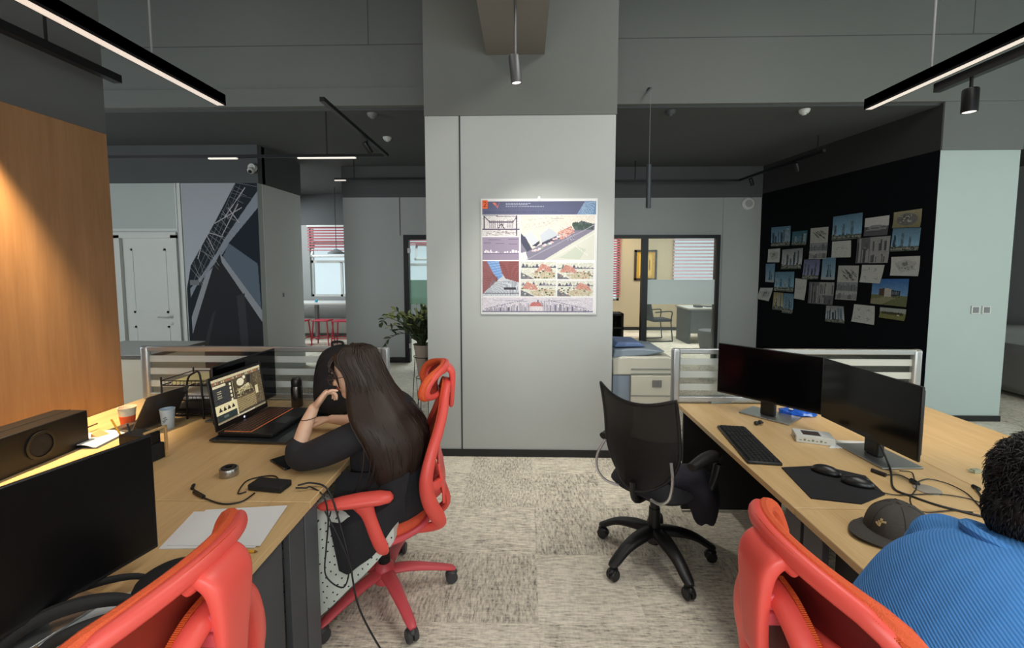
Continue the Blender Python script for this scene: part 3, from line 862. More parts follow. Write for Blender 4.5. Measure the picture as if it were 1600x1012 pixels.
# ---------------------------------------------------------------- prints pinned on the black wall
def pic(kind, seed, w, h):
    r = random.Random(seed)
    cv = Canvas(w, h, (0, 0, 1, 1), (205, 207, 205))
    sky = {'blue': (118, 158, 186), 'deep': (70, 112, 176), 'grey': (170, 174, 178), 'teal': (70, 120, 136), 'purple': (128, 132, 172), 'beige': (176, 168, 134)}
    if kind in sky:
        s = sky[kind]
        cv.vgrad(0, 0, 1, .8, tuple(x * .85 for x in s), tuple(min(255, x * 1.25) for x in s))
        n = r.randint(3, 6)
        for i in range(n):
            x = .06 + .86 * i / n; bw = r.uniform(.07, .13); top = r.uniform(.08, .45)
            c = r.choice([(96, 120, 138), (60, 74, 88), (150, 160, 168), (84, 92, 104)])
            cv.poly([(x, .85), (x + .01, top), (x + bw, top + .03), (x + bw, .85)], c)
            for k in range(10):
                cv.line(x, top + .06 * k + .04, x + bw, top + .06 * k + .05, .012, tuple(min(255, v + 36) for v in c))
        cv.rect(0, .8, 1, 1, (104, 110, 104)); cv.rect(0, .87, 1, .92, (150, 152, 148))
        for i in range(30):
            cv.oval(r.random(), r.uniform(.76, .99), .03, .03, r.choice([(60, 74, 58), (170, 170, 160), (90, 96, 90)]))
    elif kind == 'sketch':
        cx, cy = .5, .45
        cv.poly([(.12, .35), (.5, .15), (.9, .3), (.8, .7), (.35, .85)], (186, 188, 184))
        for i in range(16):
            a = r.uniform(.2, .75); b = r.uniform(.25, .65)
            cv.line(a, b, a + r.uniform(-.2, .25), b + r.uniform(-.1, .12), .014, (96, 98, 100), .8)
        cv.poly([(.4, .35), (.58, .3), (.6, .46), (.42, .52)], (130, 132, 134))
    elif kind == 'four':
        for a in (.25, .7):
            for b in (.25, .72):
                for i in range(7):
                    x = a + r.uniform(-.1, .1); y = b + r.uniform(-.08, .08)
                    cv.line(x, y, x + r.uniform(-.1, .12), y + r.uniform(-.05, .08), .02, (120, 122, 122), .7)
    elif kind == 'faint':
        for i in range(7):
            cv.line(.15 + .02 * i, .45 + r.uniform(-.1, .1), .8, .4 + r.uniform(-.12, .15), .010, (160, 162, 160), .8)
    elif kind == 'collage':
        cv.a[:] = (150, 152, 154)
        for (x0, y0, x1, y1) in ((0, 0, .42, 1), (.44, 0, 1, .55), (.44, .58, 1, 1)):
            c = r.choice([(128, 132, 138), (110, 112, 116), (164, 164, 164)]); cv.rect(x0, y0, x1, y1, c)
            for i in range(9):
                x = r.uniform(x0, x1 - .08); cv.rect(x, r.uniform(y0, (y0 + y1) / 2), x + .05, y1 - .03, r.choice([(92, 96, 102), (176, 178, 182), (70, 72, 76)]), .8)
    elif kind == 'tall':
        cv.rect(0, 0, 1, .45, (188, 188, 184)); cv.rect(0, .47, 1, .74, (150, 154, 160)); cv.rect(0, .76, 1, 1, (176, 178, 178))
        for i in range(12):
            a = r.uniform(.15, .7); b = r.uniform(.1, .3)
            cv.line(a, b, a + .25, b + .12, .02, (70, 72, 76))
        for i in range(14):
            x = i / 14; cv.rect(x, r.uniform(.52, .62), x + .04, .73, (92, 96, 104)); cv.rect(x, r.uniform(.8, .88), x + .05, .98, (120, 122, 124))
    elif kind == 'house':
        cv.vgrad(0, 0, 1, .65, (64, 112, 178), (126, 168, 210)); cv.rect(0, .62, 1, 1, (112, 118, 84))
        cv.poly([(.22, .66), (.22, .4), (.36, .34), (.36, .66)], (86, 70, 62)); cv.poly([(.36, .34), (.56, .38), (.56, .68), (.36, .7)], (190, 186, 180)); cv.poly([(.56, .42), (.8, .44), (.8, .62), (.56, .66)], (54, 60, 70))
        for i in range(4):
            cv.rect(.58 + .05 * i, .46, .61 + .05 * i, .58, (120, 134, 150))
        cv.poly([(0, .8), (.5, .66), (.7, .72), (.3, 1), (0, 1)], (146, 142, 116))
    elif kind == 'pavilion':
        cv.rect(0, 0, 1, .45, (214, 214, 214)); cv.rect(0, .5, 1, 1, (96, 98, 102))
        cv.poly([(.05, .7), (.25, .45), (.6, .42), (.97, .52), (.9, .68), (.4, .72)], (150, 152, 156)); cv.line(.1, .62, .9, .55, .03, (70, 72, 76))
    elif kind == 'aerial':
        cv.vgrad(0, 0, 1, 1, (168, 162, 132), (140, 134, 104)); cv.oval(.5, .52, .38, .36, (120, 120, 118))
        for i in range(20):
            a = r.uniform(.25, .7); b = r.uniform(.3, .7); cv.line(a, b, a + r.uniform(-.1, .1), b + r.uniform(-.12, .12), .035, r.choice([(70, 72, 76), (190, 190, 186)]))
    elif kind == 'low':
        cv.rect(0, 0, 1, .4, (168, 176, 172)); cv.rect(0, .4, 1, 1, (128, 130, 84)); cv.rect(.08, .42, .9, .6, (84, 76, 56)); cv.oval(.72, .6, .06, .06, (230, 224, 190))
        for i in range(8): cv.oval(.12 + .1 * i, .44, .05, .1, (70, 72, 50))
    elif kind == 'twist':
        cv.vgrad(0, 0, 1, 1, (104, 142, 172), (164, 192, 208)); cv.poly([(.35, .92), (.5, .2), (.62, .3), (.75, .92)], (60, 84, 104)); cv.poly([(.48, .92), (.52, .22), (.62, .3), (.66, .92)], (120, 146, 162)); cv.rect(0, .88, 1, 1, (176, 184, 186))
    cv.speck(0, 0, 1, 1, 5, seed)
    cv.a *= .84
    return cv


PRINTS = [
 ('blue', 'blue-sky print of towers, highest of the prints in the left third of the black wall', (122, 218), (268, 205), (262, 355), (120, 362), 34, 30),
 ('teal', 'small dark teal print with a rounded building right of the upper left tower print', (280, 250), (395, 238), (385, 350), (278, 352), 26, 22),
 ('tall', 'tall grey sheet of a long block above two strips, left of the big tower print', (418, 225), (553, 212), (540, 455), (408, 455), 26, 44),
 ('blue', 'largest blue print of two pale towers at the top middle of the black wall', (588, 138), (810, 105), (800, 300), (578, 318), 44, 36),
 ('pavilion', 'grey print of a low pavilion at the top, right of the big blue towers', (828, 150), (1012, 125), (1000, 275), (820, 285), 36, 28),
 ('aerial', 'brownish aerial print at the top right corner of the group', (1045, 105), (1258, 75), (1250, 215), (1038, 222), 38, 26),
 ('blue', 'bluish city print directly below the brownish aerial print', (1038, 224), (1250, 217), (1230, 390), (1018, 400), 38, 30),
 ('sketch', 'small white sketch at the left edge below the blue tower prints', (98, 382), (188, 375), (186, 480), (95, 480), 18, 20),
 ('grey', 'grey tower print right of the small white sketch on the left', (205, 385), (360, 372), (350, 530), (198, 532), 30, 30),
 ('faint', 'almost blank white sheet below the largest blue print', (580, 325), (722, 315), (722, 442), (575, 445), 28, 24),
 ('collage', 'wide grey collage below the pavilion print', (770, 300), (1020, 280), (1003, 485), (760, 488), 44, 36),
 ('sketch', 'white sheet with a grey site sketch below the city print on the right', (1025, 440), (1243, 432), (1235, 585), (1022, 580), 38, 26),
 ('twist', 'narrow dark blue tower print at the far left edge', (80, 492), (150, 490), (142, 632), (78, 628), 14, 26),
 ('blue', 'blue glass towers print in the lower left, right of the narrow dark one', (152, 552), (295, 550), (290, 705), (143, 695), 28, 30),
 ('purple', 'violet-sky tower print left of the twisted tower', (368, 460), (490, 458), (478, 608), (357, 608), 26, 30),
 ('twist', 'pale blue print of one twisted tower near the middle', (508, 448), (608, 440), (600, 612), (497, 610), 20, 34),
 ('tall', 'tall grey aerial sheet right of the twisted tower', (628, 505), (782, 505), (765, 768), (605, 758), 30, 48),
 ('four', 'white sheet with four faint sketches below the wide grey collage', (805, 500), (975, 500), (945, 640), (792, 630), 32, 26),
 ('house', 'large print of a white and dark house under a deep blue sky', (885, 605), (1160, 605), (1140, 818), (870, 790), 46, 34),
 ('sketch', 'tilted grey sketch at the lower left corner of the group', (38, 672), (135, 672), (105, 773), (15, 755), 18, 18),
 ('faint', 'narrow blank white sheet left of the lower grey collage', (302, 600), (390, 610), (375, 766), (297, 752), 16, 28),
 ('collage', 'grey collage in the lower middle, left of the tall aerial sheet', (408, 628), (597, 632), (585, 802), (398, 788), 36, 32),
 ('beige', 'small beige tower print at the bottom left', (140, 705), (212, 710), (207, 843), (132, 835), 16, 26),
 ('blue', 'small grey-blue tower print right of the beige one', (215, 712), (290, 718), (285, 868), (207, 860), 16, 28),
 ('grey', 'white sheet with two pale towers in the bottom row', (535, 805), (665, 812), (675, 942), (528, 925), 26, 26),
 ('four', 'white sheet with four small sketches in the bottom row', (745, 795), (900, 810), (900, 952), (728, 925), 30, 28),
 ('low', 'small yellow-green print of a low building at the bottom right', (940, 818), (1138, 835), (1130, 923), (938, 895), 34, 20),
]


def on_black_wall(px, py, off):
    d = Vector(ray(px, py)); o = Vector((0, 0, EYE)); p0 = WA + wn * off
    t = (p0 - o).dot(wn) / d.dot(wn)
    return o + d * t


for i, (kind, label, tl, tr, br, bl, w, h) in enumerate(PRINTS):
    off = .006 + .0012 * (i % 4)
    q = [on_black_wall(1180 + a / 4.82, 310 + b / 4.82, off) for a, b in (tl, tr, br, bl)]
    c = sum(q, Vector()) / 4
    curl = .006 + .004 * (i % 3)
    def cn(u, v, q=q, c=c, curl=curl):
        p = q[0] * (1 - u) * (1 - v) + q[1] * u * (1 - v) + q[2] * u * v + q[3] * (1 - u) * v - c
        return tuple(p + wn * curl * (v ** 3) * (0.4 + 0.6 * abs(2 * u - 1)))
    o = print_mesh('pinned_print', pic(kind, 40 + i, w, h), cn, PRINTM)
    o.location = c
    tag(o, label, 'print', 'architecture prints pinned on the black wall')

# ================================================================ desks and partitions
def desk(label, x0, x1, y0, y1, side, group=None, panels=()):
    t = thing('desk', label, 'desk', ((x0 + x1) / 2, (y0 + y1) / 2, 0), 0, group)
    build('desktop', box(x0, x1, y0 + .0015, y1 - .0015, .712, .74), MATS['desk_wood'], t, world=True, bevel=.003)
    for p in panels:
        build(p[0], box(*p[1]), p[2], t, world=True, bevel=.002)
    return t


LG = mat('desk_leg_grey', (84, 86, 90), .5)
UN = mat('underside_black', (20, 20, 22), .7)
desk('left workbench with the open gaming laptop, monitor and black backpack on it', -2.61, -.82, 1.64, 2.96, -1, None, [
    ('leg_panel', (-.87, -.845, 1.645, 1.75, 0, .712), LG), ('leg_panel', (-2.5, -2.47, 1.66, 2.9, 0, .712), LG), ('leg_panel', (-.87, -.845, 2.86, 2.94, 0, .712), LG),
    ('modesty_panel', (-1.74, -1.72, 1.66, 2.94, .2, .712), DGREY), ('rail', (-1.7, -.9, 1.66, 1.70, .66, .71), LG)])
desk('near left workbench carrying loose papers, charger and the large dark monitor', -2.61, -.82, .32, 1.64, -1, None, [
    ('leg_panel', (-.87, -.845, 1.53, 1.635, 0, .712), DGREY), ('pedestal', (-1.35, -.862, 1.08, 1.51, .03, .70), DGREY), ('leg_panel', (-.87, -.845, .36, .45, 0, .712), LG), ('leg_panel', (-2.5, -2.47, .36, 1.6, 0, .712), LG),
    ('modesty_panel', (-1.74, -1.72, .36, 1.62, .2, .712), DGREY)])
desk('right desk at the partition carrying two monitors, keyboard and white box', 1.02, 1.86, 1.645, 2.96, 1, None, [
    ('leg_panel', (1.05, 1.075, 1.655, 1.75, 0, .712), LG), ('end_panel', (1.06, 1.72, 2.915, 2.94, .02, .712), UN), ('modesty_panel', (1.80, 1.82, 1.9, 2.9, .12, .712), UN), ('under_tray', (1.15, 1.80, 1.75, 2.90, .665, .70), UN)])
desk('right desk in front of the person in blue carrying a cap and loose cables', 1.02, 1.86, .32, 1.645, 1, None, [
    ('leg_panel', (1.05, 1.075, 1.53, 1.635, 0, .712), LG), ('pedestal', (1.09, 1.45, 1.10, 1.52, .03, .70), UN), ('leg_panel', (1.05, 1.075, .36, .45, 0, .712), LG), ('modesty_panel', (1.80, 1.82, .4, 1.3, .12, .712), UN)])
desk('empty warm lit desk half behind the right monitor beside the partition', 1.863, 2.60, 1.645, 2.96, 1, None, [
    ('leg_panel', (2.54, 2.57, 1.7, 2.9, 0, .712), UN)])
desk('desk beyond the seam at the right edge with a small plug lying on it', 1.863, 2.60, .32, 1.645, 1, None, [
    ('leg_panel', (2.54, 2.57, .4, 1.6, 0, .712), UN)])


def partition(label, x0, x1, y):
    t = thing('desk_partition', label, 'partition', ((x0 + x1) / 2, y, .742))
    z0, z1 = .742, 1.105
    build('top_rail', box(x0 + .03, x1 - .03, y - .016, y + .016, z1 - .035, z1), ALU, t, world=True, bevel=.006)
    build('bottom_rail', box(x0 + .03, x1 - .03, y - .016, y + .016, z0 + .012, z0 + .045), ALU, t, world=True, bevel=.004)
    for a, b in ((x0, x0 + .055), (x1 - .055, x1)):
        build('post', box(a, b, y - .022, y + .022, z0, z1 + .002), ALU, t, world=True, bevel=.016, bseg=4)
    build('glass', box(x0 + .05, x1 - .05, y - .003, y + .003, z0 + .04, z1 - .03), MATS['striped_glass'], t, world=True)
    return t


partition('striped frosted glass desk partition on the left workbench behind the woman', -2.585, -.895, 2.935)
partition('striped frosted glass desk partition on the right desk behind the two monitors', .975, 2.575, 2.935)


# ================================================================ red ergonomic chairs (built facing +x)
def star(n, r, a0, legmat, castmat, parent, z0=.10, zt=.075, w=.032, hub=.045):
    for i in range(n):
        a = a0 + i * 2 * PI / n
        d = Vector((math.cos(a), math.sin(a), 0))
        lg = build('base_leg', tube([d * .02 + Vector((0, 0, z0 + .035)), d * .12 + Vector((0, 0, z0 + .03)), d * (r * .7) + Vector((0, 0, z0 + .005)), d * (r - .01) + Vector((0, 0, zt + .005)), d * (r + .018) + Vector((0, 0, zt - .006))],
                   [w * 1.15, w * 1.05, w * .85, w * .72, w * .45], 14, flat=.55, up=(-d.y, d.x, 0), k=4), legmat, parent)
        s = Vector((-d.y, d.x, 0))
        c = d * r
        wh = [move(xf(cyl((0, 0, -.009), .029, .018, 20), Matrix.Rotation(PI / 2, 4, 'Y') @ Matrix.Identity(4)), 0, 0, 0)]
        g = []
        for k in (-1, 1):
            m = Matrix.Translation(c + s * k * .014 + Vector((0, 0, .030))) @ s.to_track_quat('Z', 'Y').to_matrix().to_4x4()
            g.append(xf(lathe([(0, -.011), (.026, -.011), (.030, -.006), (.030, .006), (.026, .011), (0, .011)], 22), m))
        g.append(tube([c + Vector((0, 0, .03)), c + Vector((0, 0, .078))], .009, 10))
        g.append(xf(ell((0, 0, 0), (.031, .022, .018), 16, 8), Matrix.Translation(c + Vector((0, 0, .052))) @ Matrix.Rotation(a, 4, 'Z')))
        build('caster', join(*g), castmat, lg)


CAST = mat('caster_grey', (58, 58, 60), .5)


def red_chair(label, loc, rz, star0, mesh=REDMESH):
    t = thing('office_chair', label, 'chair', loc, rz, None)
    build('base_hub', lathe([(0, .085), (.05, .085), (.055, .12), (.045, .165), (.03, .18), (0, .18)], 24), REDD, t)
    star(5, .335, star0 - rz, REDD, CAST, t)
    build('gas_column', join(cyl((0, 0, .15), .028, .14, 20), cyl((0, 0, .27), .02, .12, 16)), BLACKM, t)
    build('seat_mechanism', join(cbox((-.02, 0, .385), (.30, .20, .05)), tube([(.0, -.27, .40), (0, .27, .40)], .02, 10, flat=.7)), REDD, t, bevel=.012, bseg=3)
    # seat cushion
    def seat(u, v):
        a = 2 * PI * u; ex = .62
        cx = math.copysign(abs(math.cos(a)) ** ex, math.cos(a)); cy = math.copysign(abs(math.sin(a)) ** ex, math.sin(a))
        return cx, cy
    rings = []
    for (k, z) in ((.05, .408), (.86, .408), (.98, .418), (1.0, .440), (.97, .462), (.86, .470), (.5, .463), (.05, .458)):
        ring = []
        for s in range(40):
            cx, cy = seat(s / 40, 0)
            x = .03 + .255 * k * cx; y = .25 * k * cy
            zz = z + (.020 * max(0, -cx - .35) * 3 if k > .3 else 0) - .02 * max(0, cx - .6) * 2 + .010 * abs(cy) * k
            ring.append((x, y, zz))
        rings.append(ring)
    build('seat', loft(rings), mat('orange_red_seat', (214, 84, 52), .8, var=.1, scale=50, bump=.4, bscale=400), t, sharp=60)
    build('seat_rim', tube([(.03 + .262 * seat(s / 40, 0)[0], .257 * seat(s / 40, 0)[1], .432 + .020 * max(0, -seat(s / 40, 0)[0] - .35) * 3 - .02 * max(0, seat(s / 40, 0)[0] - .6) * 2) for s in range(40)], .014, 10, closed=True), REDD, t)
    # back frame: an arched rim that narrows at the top and turns into two side blades
    prof = [(-.318, 1.085), (-.303, 1.02), (-.289, .935), (-.272, .89), (-.238, .80), (-.214, .72), (-.212, .64), (-.232, .56), (-.262, .49), (-.262, .44)]
    def px(z):
        for (x0, z0), (x1, z1) in zip(prof, prof[1:]):
            if z1 <= z <= z0:
                return x0 + (x1 - x0) * (z0 - z) / (z0 - z1)
        return prof[0][0] if z > 1 else prof[-1][0]
    half = [(0, 1.078), (.05, 1.068), (.095, 1.025), (.130, .96), (.172, .88), (.208, .80), (.232, .70), (.226, .62), (.210, .55), (.185, .49)]
    def wy(z):
        for (y0, z0), (y1, z1) in zip(half, half[1:]):
            if z1 <= z <= z0:
                return y0 + (y1 - y0) * (z0 - z) / (z0 - z1)
        return 0.0
    def rimx(y, z):
        return px(z) - .0 + (.012 if z > 1 else 0) * 0
    arch = [(px(z), -y, z) for y, z in half[::-1]] + [(px(z), y, z) for y, z in half[1:]]
    rr = [.036, .036, .034, .030, .026, .024, .023, .022, .021]; rr = rr + [.021, .021] [:1] + rr[::-1]
    rr = (rr + [.02] * 30)[:len(arch)]
    build('back_rim', tube(arch, rr, 14, flat=.8, up=(1, 0, .3), k=4), RED, t)
    for s in (-1, 1):
        lo = [(px(.56), s * .212, .56, .036), (px(.49), s * .19, .49, .036), (-.268, s * .165, .445, .030), (-.21, s * .14, .415, .024), (-.08, s * .12, .40, .018)]
        build('back_blade', tube([q[:3] for q in lo], [q[3] for q in lo], 14, flat=.7, up=(1, 0, .35), k=4), RED, t)
    sp = smooth_path([(px(z) + .016, y, z + .012) for y, z in half[:7]], 22); st = []
    for q in sp:
        for s in (-1, 1):
            st.append(cbox((q[0], s * q[1], q[2] + .006), (.009, .0016, .0026)))
    build('stitching', join(*st), mat('stitch_orange', (206, 84, 30), .8), t)
    for s in (-1, 1):
        build('fabric_edge', tube([(px(z) + .020, s * y, z - .002) for y, z in half[:9]], .009, 8, flat=.8, k=3), ORANGE, t)
    # mesh back
    def bk(u, v):
        z = 1.07 - v * .56; w = wy(z); y = (u * 2 - 1) * w * .98
        return (px(z) + .010 - .03 * (1 - (2 * u - 1) ** 2) * math.sin(PI * v), y, z)
    build('back_mesh', grid(bk, 20, 24, .003), mesh, t)
    def lum(u, v):
        z = .73 - v * .19; y = (u * 2 - 1) * .17
        return (px(z) - .045 - .03 * math.sin(PI * v) * (1 - .4 * (2 * u - 1) ** 2), y, z)
    build('lumbar_support', grid(lum, 14, 8, .014), RED, t, bevel=.005)
    for s in (-1, 1):
        build('lumbar_arm', tube([(px(.64) - .01, s * .215, .64), (px(.64) - .05, s * .18, .64), (px(.64) - .07, s * .12, .64)], .018, 10, flat=1.4, up=(1, 0, 0), k=3), RED, t)
    build('spine', tube([(-.29, 0, .56), (-.31, 0, .46), (-.24, 0, .41), (-.10, 0, .395)], [.03, .034, .032, .03], 12, flat=.6, up=(0, 1, 0), k=4), RED, t)
    # head rest: curved oval mesh panel inside a thick rim, carried by one slotted bracket in the middle
    hp = [(-.318, 1.168), (-.300, 1.150), (-.283, 1.120), (-.270, 1.085), (-.268, 1.050), (-.276, 1.028)]
    def hr(a, b):
        """a, b in -1..1"""
        yy = a * math.sqrt(1 - .12 * b * b); ss = b * math.sqrt(1 - .80 * a * a)
        k = (1 - ss) / 2 * (len(hp) - 1); i = max(0, min(int(k), len(hp) - 2)); f = k - i
        x = hp[i][0] * (1 - f) + hp[i + 1][0] * f; z = hp[i][1] * (1 - f) + hp[i + 1][1] * f
        return Vector((x + .052 * abs(yy) ** 2.0, yy * .178, z - .012 * yy * yy))
    build('headrest_mesh', grid(lambda u, v: hr(2 * u - 1, 1 - 2 * v), 24, 12, .003), mesh, t)
    loop = [(-1 + 2 * k / 16, 1) for k in range(16)] + [(1, 1 - 2 * k / 10) for k in range(10)] + [(1 - 2 * k / 16, -1) for k in range(16)] + [(-1, -1 + 2 * k / 10) for k in range(10)]
    lp = [hr(*q) for q in loop]
    cen = sum(lp, Vector()) / len(lp)
    hrr = build('headrest_rim', tube(lp, .0160, 14, flat=.85, closed=True), RED, t)
    ab = [abs(q[0]) for q in loop]
    fl = [p + Vector((.021, 0, .0)) + (cen - p).normalized() * -.004 for p in lp]
    build('headrest_fabric_edge', tube(fl, [.012 + .006 * a ** 3 for a in ab], 10, closed=True), ORANGE, hrr)
    hs = []
    ring = smooth_path([tuple(p + Vector((.008, 0, .0)) + (p - cen).normalized() * .0165) for p in lp + lp[:1]], 5)
    for k in range(0, len(ring) - 1):
        for f in (0, .5):
            q = Vector(ring[k]) * (1 - f) + Vector(ring[k + 1]) * f; hs.append(cbox(q, (.008, .0016, .0024)))
    build('stitching', join(*hs), mat('stitch_orange', (206, 84, 30), .8), hrr)
    outer = [(-.296, 1.128, .012, .045), (-.318, 1.150, .016, .050), (-.340, 1.130, .017, .048), (-.345, 1.085, .014, .042), (-.342, 1.02, .013, .034), (-.338, .965, .012, .030), (-.335, .950, .006, .02)]
    rings = []
    op = smooth_path(outer, 4)
    for i, q in enumerate(op):
        a = op[max(i - 1, 0)]; b = op[min(i + 1, len(op) - 1)]
        d = Vector((b[0] - a[0], 0, b[1] - a[1])).normalized(); nrm = Vector((-d.z, 0, d.x))
        ring_ = []
        for m in range(24):
            c, s_ = math.cos(2 * PI * m / 24), math.sin(2 * PI * m / 24)
            ring_.append(Vector((q[0], 0, q[1])) + nrm * q[2] * math.copysign(abs(c) ** .6, c) + Vector((0, q[3] * math.copysign(abs(s_) ** .45, s_), 0)))
        rings.append(ring_)
    build('headrest_bracket', loft(rings), RED, t, sharp=70)
    build('bracket_block', join(cbox((-.325, 0, 1.072), (.055, .076, .030)), cbox((-.322, 0, 1.040), (.045, .070, .026))), REDD, t, bevel=.006, bseg=3)
    # arm rests
    for s in (-1, 1):
        y = s * .298
        pad = []
        for x, zt, zb, w in ((-.075, .668, .655, .012), (-.062, .682, .642, .032), (-.02, .690, .636, .042), (.06, .688, .632, .044), (.14, .678, .632, .040), (.21, .664, .636, .030), (.23, .656, .644, .012)):
            pad.append([(x, y + w * math.cos(a), (zt + zb) / 2 + (zt - zb) / 2 * math.sin(a)) for a in [2 * PI * k / 20 for k in range(20)]])
        build('armrest_pad', loft(pad), RED, t, sharp=60)
        build('armrest_post', tube([(.05, y, .645), (.028, y, .59), (-.0, y, .50), (-.022, y * .97, .43), (-.02, y * .88, .40)], [.046, .030, .029, .030, .028], 16, flat=.55, up=(1, 0, .2), k=4), RED, t, sharp=60)
    return t


red_chair('red mesh office chair the woman with long hair is sitting on', (-.69, 2.11, 0), R(192), R(-53))
red_chair('empty red office chair in the left foreground pushed in at the near workbench', (-.836, .705, 0), R(180), R(-20))
red_chair('red office chair in the right foreground with the person in the blue sweater on it', (.760, .775, 0), R(0), R(30), REDMESH_SHADED)


# ================================================================ black mesh task chair
def black_chair(label, loc, rz, star0):
    t = thing('task_chair', label, 'chair', loc, rz)
    star(5, .315, star0 - rz, BLACK, mat('caster_black', (26, 26, 28), .45), t, z0=.135, zt=.085, w=.042)
    build('gas_column', join(cyl((0, 0, .10), .036, .20, 20, r2=.030), cyl((0, 0, .29), .025, .13, 16)), BLACK, t)
    seat = []
    for k, z in ((.1, .42), (.9, .425), (1, .45), (.95, .475), (.6, .485), (.05, .485)):
        seat.append([(.05 + .24 * k * math.copysign(abs(math.cos(a)) ** .6, math.cos(a)), .235 * k * math.copysign(abs(math.sin(a)) ** .6, math.sin(a)), z) for a in [2 * PI * s / 32 for s in range(32)]])
    build('seat', loft(seat), TOP, t, sharp=60)
    build('seat_mechanism', join(cbox((0, 0, .40), (.2, .16, .04)), tube([(-.02, 0, .40), (-.16, 0, .40), (-.205, 0, .44), (-.215, 0, .52)], .018, 10, k=3)), BLACK, t)
    def bk(u, v):
        y = u * 2 - 1
        top = .945 + .055 * abs(y) ** 2.0; z = top * (1 - v) + (.475) * v
        w = .225 * (1 - v) + .225 * v if v < .55 else .225 - .10 * ((v - .55) / .45) ** 1.6
        x = -.215 - .03 * (1 - v) ** 1.5 * 1.2 + .03 * math.sin(PI * v) + .045 * y * y
        return (x, y * w, z + .05 * (v ** 6) * y * y)
    build('back_mesh', grid(bk, 22, 22, .003), BLACKMESH, t)
    rim = [bk(u / 16, 0) for u in range(17)] + [bk(1, v / 14) for v in range(1, 14)] + [bk(1 - u / 16, 1) for u in range(17)] + [bk(0, 1 - v / 14) for v in range(1, 14)]
    build('back_rim', tube(rim, .009, 8, closed=True), BLACK, t)
    # solid lower pad behind the mesh
    def pad(u, v):
        y = (u * 2 - 1); vv = .42 + v * .54
        p = bk(.5 + y * .47, vv)
        return (p[0] + .012, p[1], p[2])
    build('lumbar_pad', grid(pad, 14, 12, .008), BLACKM, t)
    for s in (-1, 1):
        build('chrome_support', tube([(-.19, s * .20, .68), (-.222, s * .228, .60), (-.235, s * .220, .52), (-.228, s * .17, .47), (-.20, s * .10, .455)], .0075, 8, k=4), CHROME, t)
        build('armrest', tube([(-.12, s * .27, .66), (.02, s * .275, .672), (.12, s * .275, .655), (.15, s * .275, .60), (.10, s * .27, .50), (.05, s * .24, .43)], [.020, .026, .024, .018, .016, .014], 12, flat=1.3, up=(0, 0, 1), k=4), BLACK, t)
    return t


black_chair('black mesh swivel chair with chrome supports standing in the aisle at the right desk', (.735, 2.43, 0), R(42), R(-2))
# dark jacket lying over that chair's seat
jk = []
for i, (x, y, z, rx, ry) in enumerate(((.86, 2.42, .53, .12, .14), (.90, 2.40, .49, .15, .15), (.945, 2.34, .44, .10, .11), (.955, 2.31, .38, .07, .075), (.955, 2.30, .32, .055, .06), (.96, 2.30, .29, .04, .045))):
    jk.append([(x + rx * (1 + .10 * math.sin(5 * a + i)) * math.cos(a), y + ry * (1 + .12 * math.sin(4 * a + 1.3 * i)) * math.sin(a), z + .012 * math.sin(3 * a)) for a in [2 * PI * s / 36 for s in range(36)]])
single('jacket', loft(jk), mat('dark_plum_cloth', (30, 27, 38), .9, var=.2, bump=.4, bscale=40), 'dark jacket bundled on the seat of the black swivel chair', 'jacket', sharp=70, sub=1)


# ================================================================ monitors
def monitor(label, loc, rz, w, h, z0, zoff=.0, base=(.19, .28), xb=.08, screen=SCREEN, neck=True):
    t = thing('computer_monitor', label, 'monitor', loc, rz)
    build('back_shell', join(box(-.035, -.012, -w / 2 + .02, w / 2 - .02, z0 + .02, z0 + h - .02), box(-.012, 0, -w / 2, w / 2, z0, z0 + h)), BLACK, t, bevel=.004)
    build('screen', box(0, .0015, -w / 2 + .005, w / 2 - .005, z0 + .012, z0 + h - .005), screen, t)
    if neck:
        build('stand_neck', join(box(-.075, -.040, -.04, .04, .01, z0 + h * .55), box(-.06, -.03, -.05, .05, z0 + h * .3, z0 + h * .6)), BLACK, t, bevel=.006)
        build('stand_base', box(-xb - base[0] / 2, -xb + base[0] / 2, -base[1] / 2, base[1] / 2, 0, .009), mat('stand_grey_metal', (150, 152, 150), .3, metal=.7), t, bevel=.003)
    return t


D = .7405
monitor('left one of the two black monitors on the right desk, turned towards the aisle', (1.430, 2.64, D), R(220), .577, .318, .098, xb=.08)
monitor('right one of the two monitors on the right desk, its screen reflecting the room', (1.614, 2.117, D), R(182.7), .565, .318, .097, xb=.075)
monitor('black monitor standing behind the open gaming laptop on the left workbench', (-1.665, 2.62, D), R(-3), .56, .32, .04, xb=.08)
monitor('large dark monitor in the left foreground on the near workbench', (-1.170, .994, D), R(-14), .565, .348, .060, screen=SCREENM, xb=.08)


# ================================================================ printer behind the right partition
pr = thing('photocopier', 'pale office photocopier standing between the column and the right partition', 'photocopier', (1.04, 4.15, 0))
PG = mat('copier_blue_grey', (132, 146, 160), .5); PC = mat('copier_cream', (202, 200, 186), .5)
build('cabinet', box(.775, 1.32, 3.85, 4.42, .02, .70), PG, pr, world=True, bevel=.01)
build('front_cover', join(box(.93, 1.325, 3.835, 3.85, .05, .70)), PC, pr, world=True, bevel=.008)
build('scanner_unit', join(prism([(.775, .70), (1.325, .70), (1.325, .83), (1.25, .86), (.86, .86), (.775, .84)], 3.84, 4.42, 'xz')), PC, pr, world=True, bevel=.012)
build('document_feeder', prism([(.78, .842), (1.10, .868), (1.24, .90), (1.05, .925), (.80, .915)], 3.88, 4.38, 'xz'), PG, pr, world=True, bevel=.012)
build('vent', join(*[box(1.115 + k * .012, 1.121 + k * .012, 3.828, 3.836, .60, .66) for k in range(7)]), MGREY, pr, world=True)
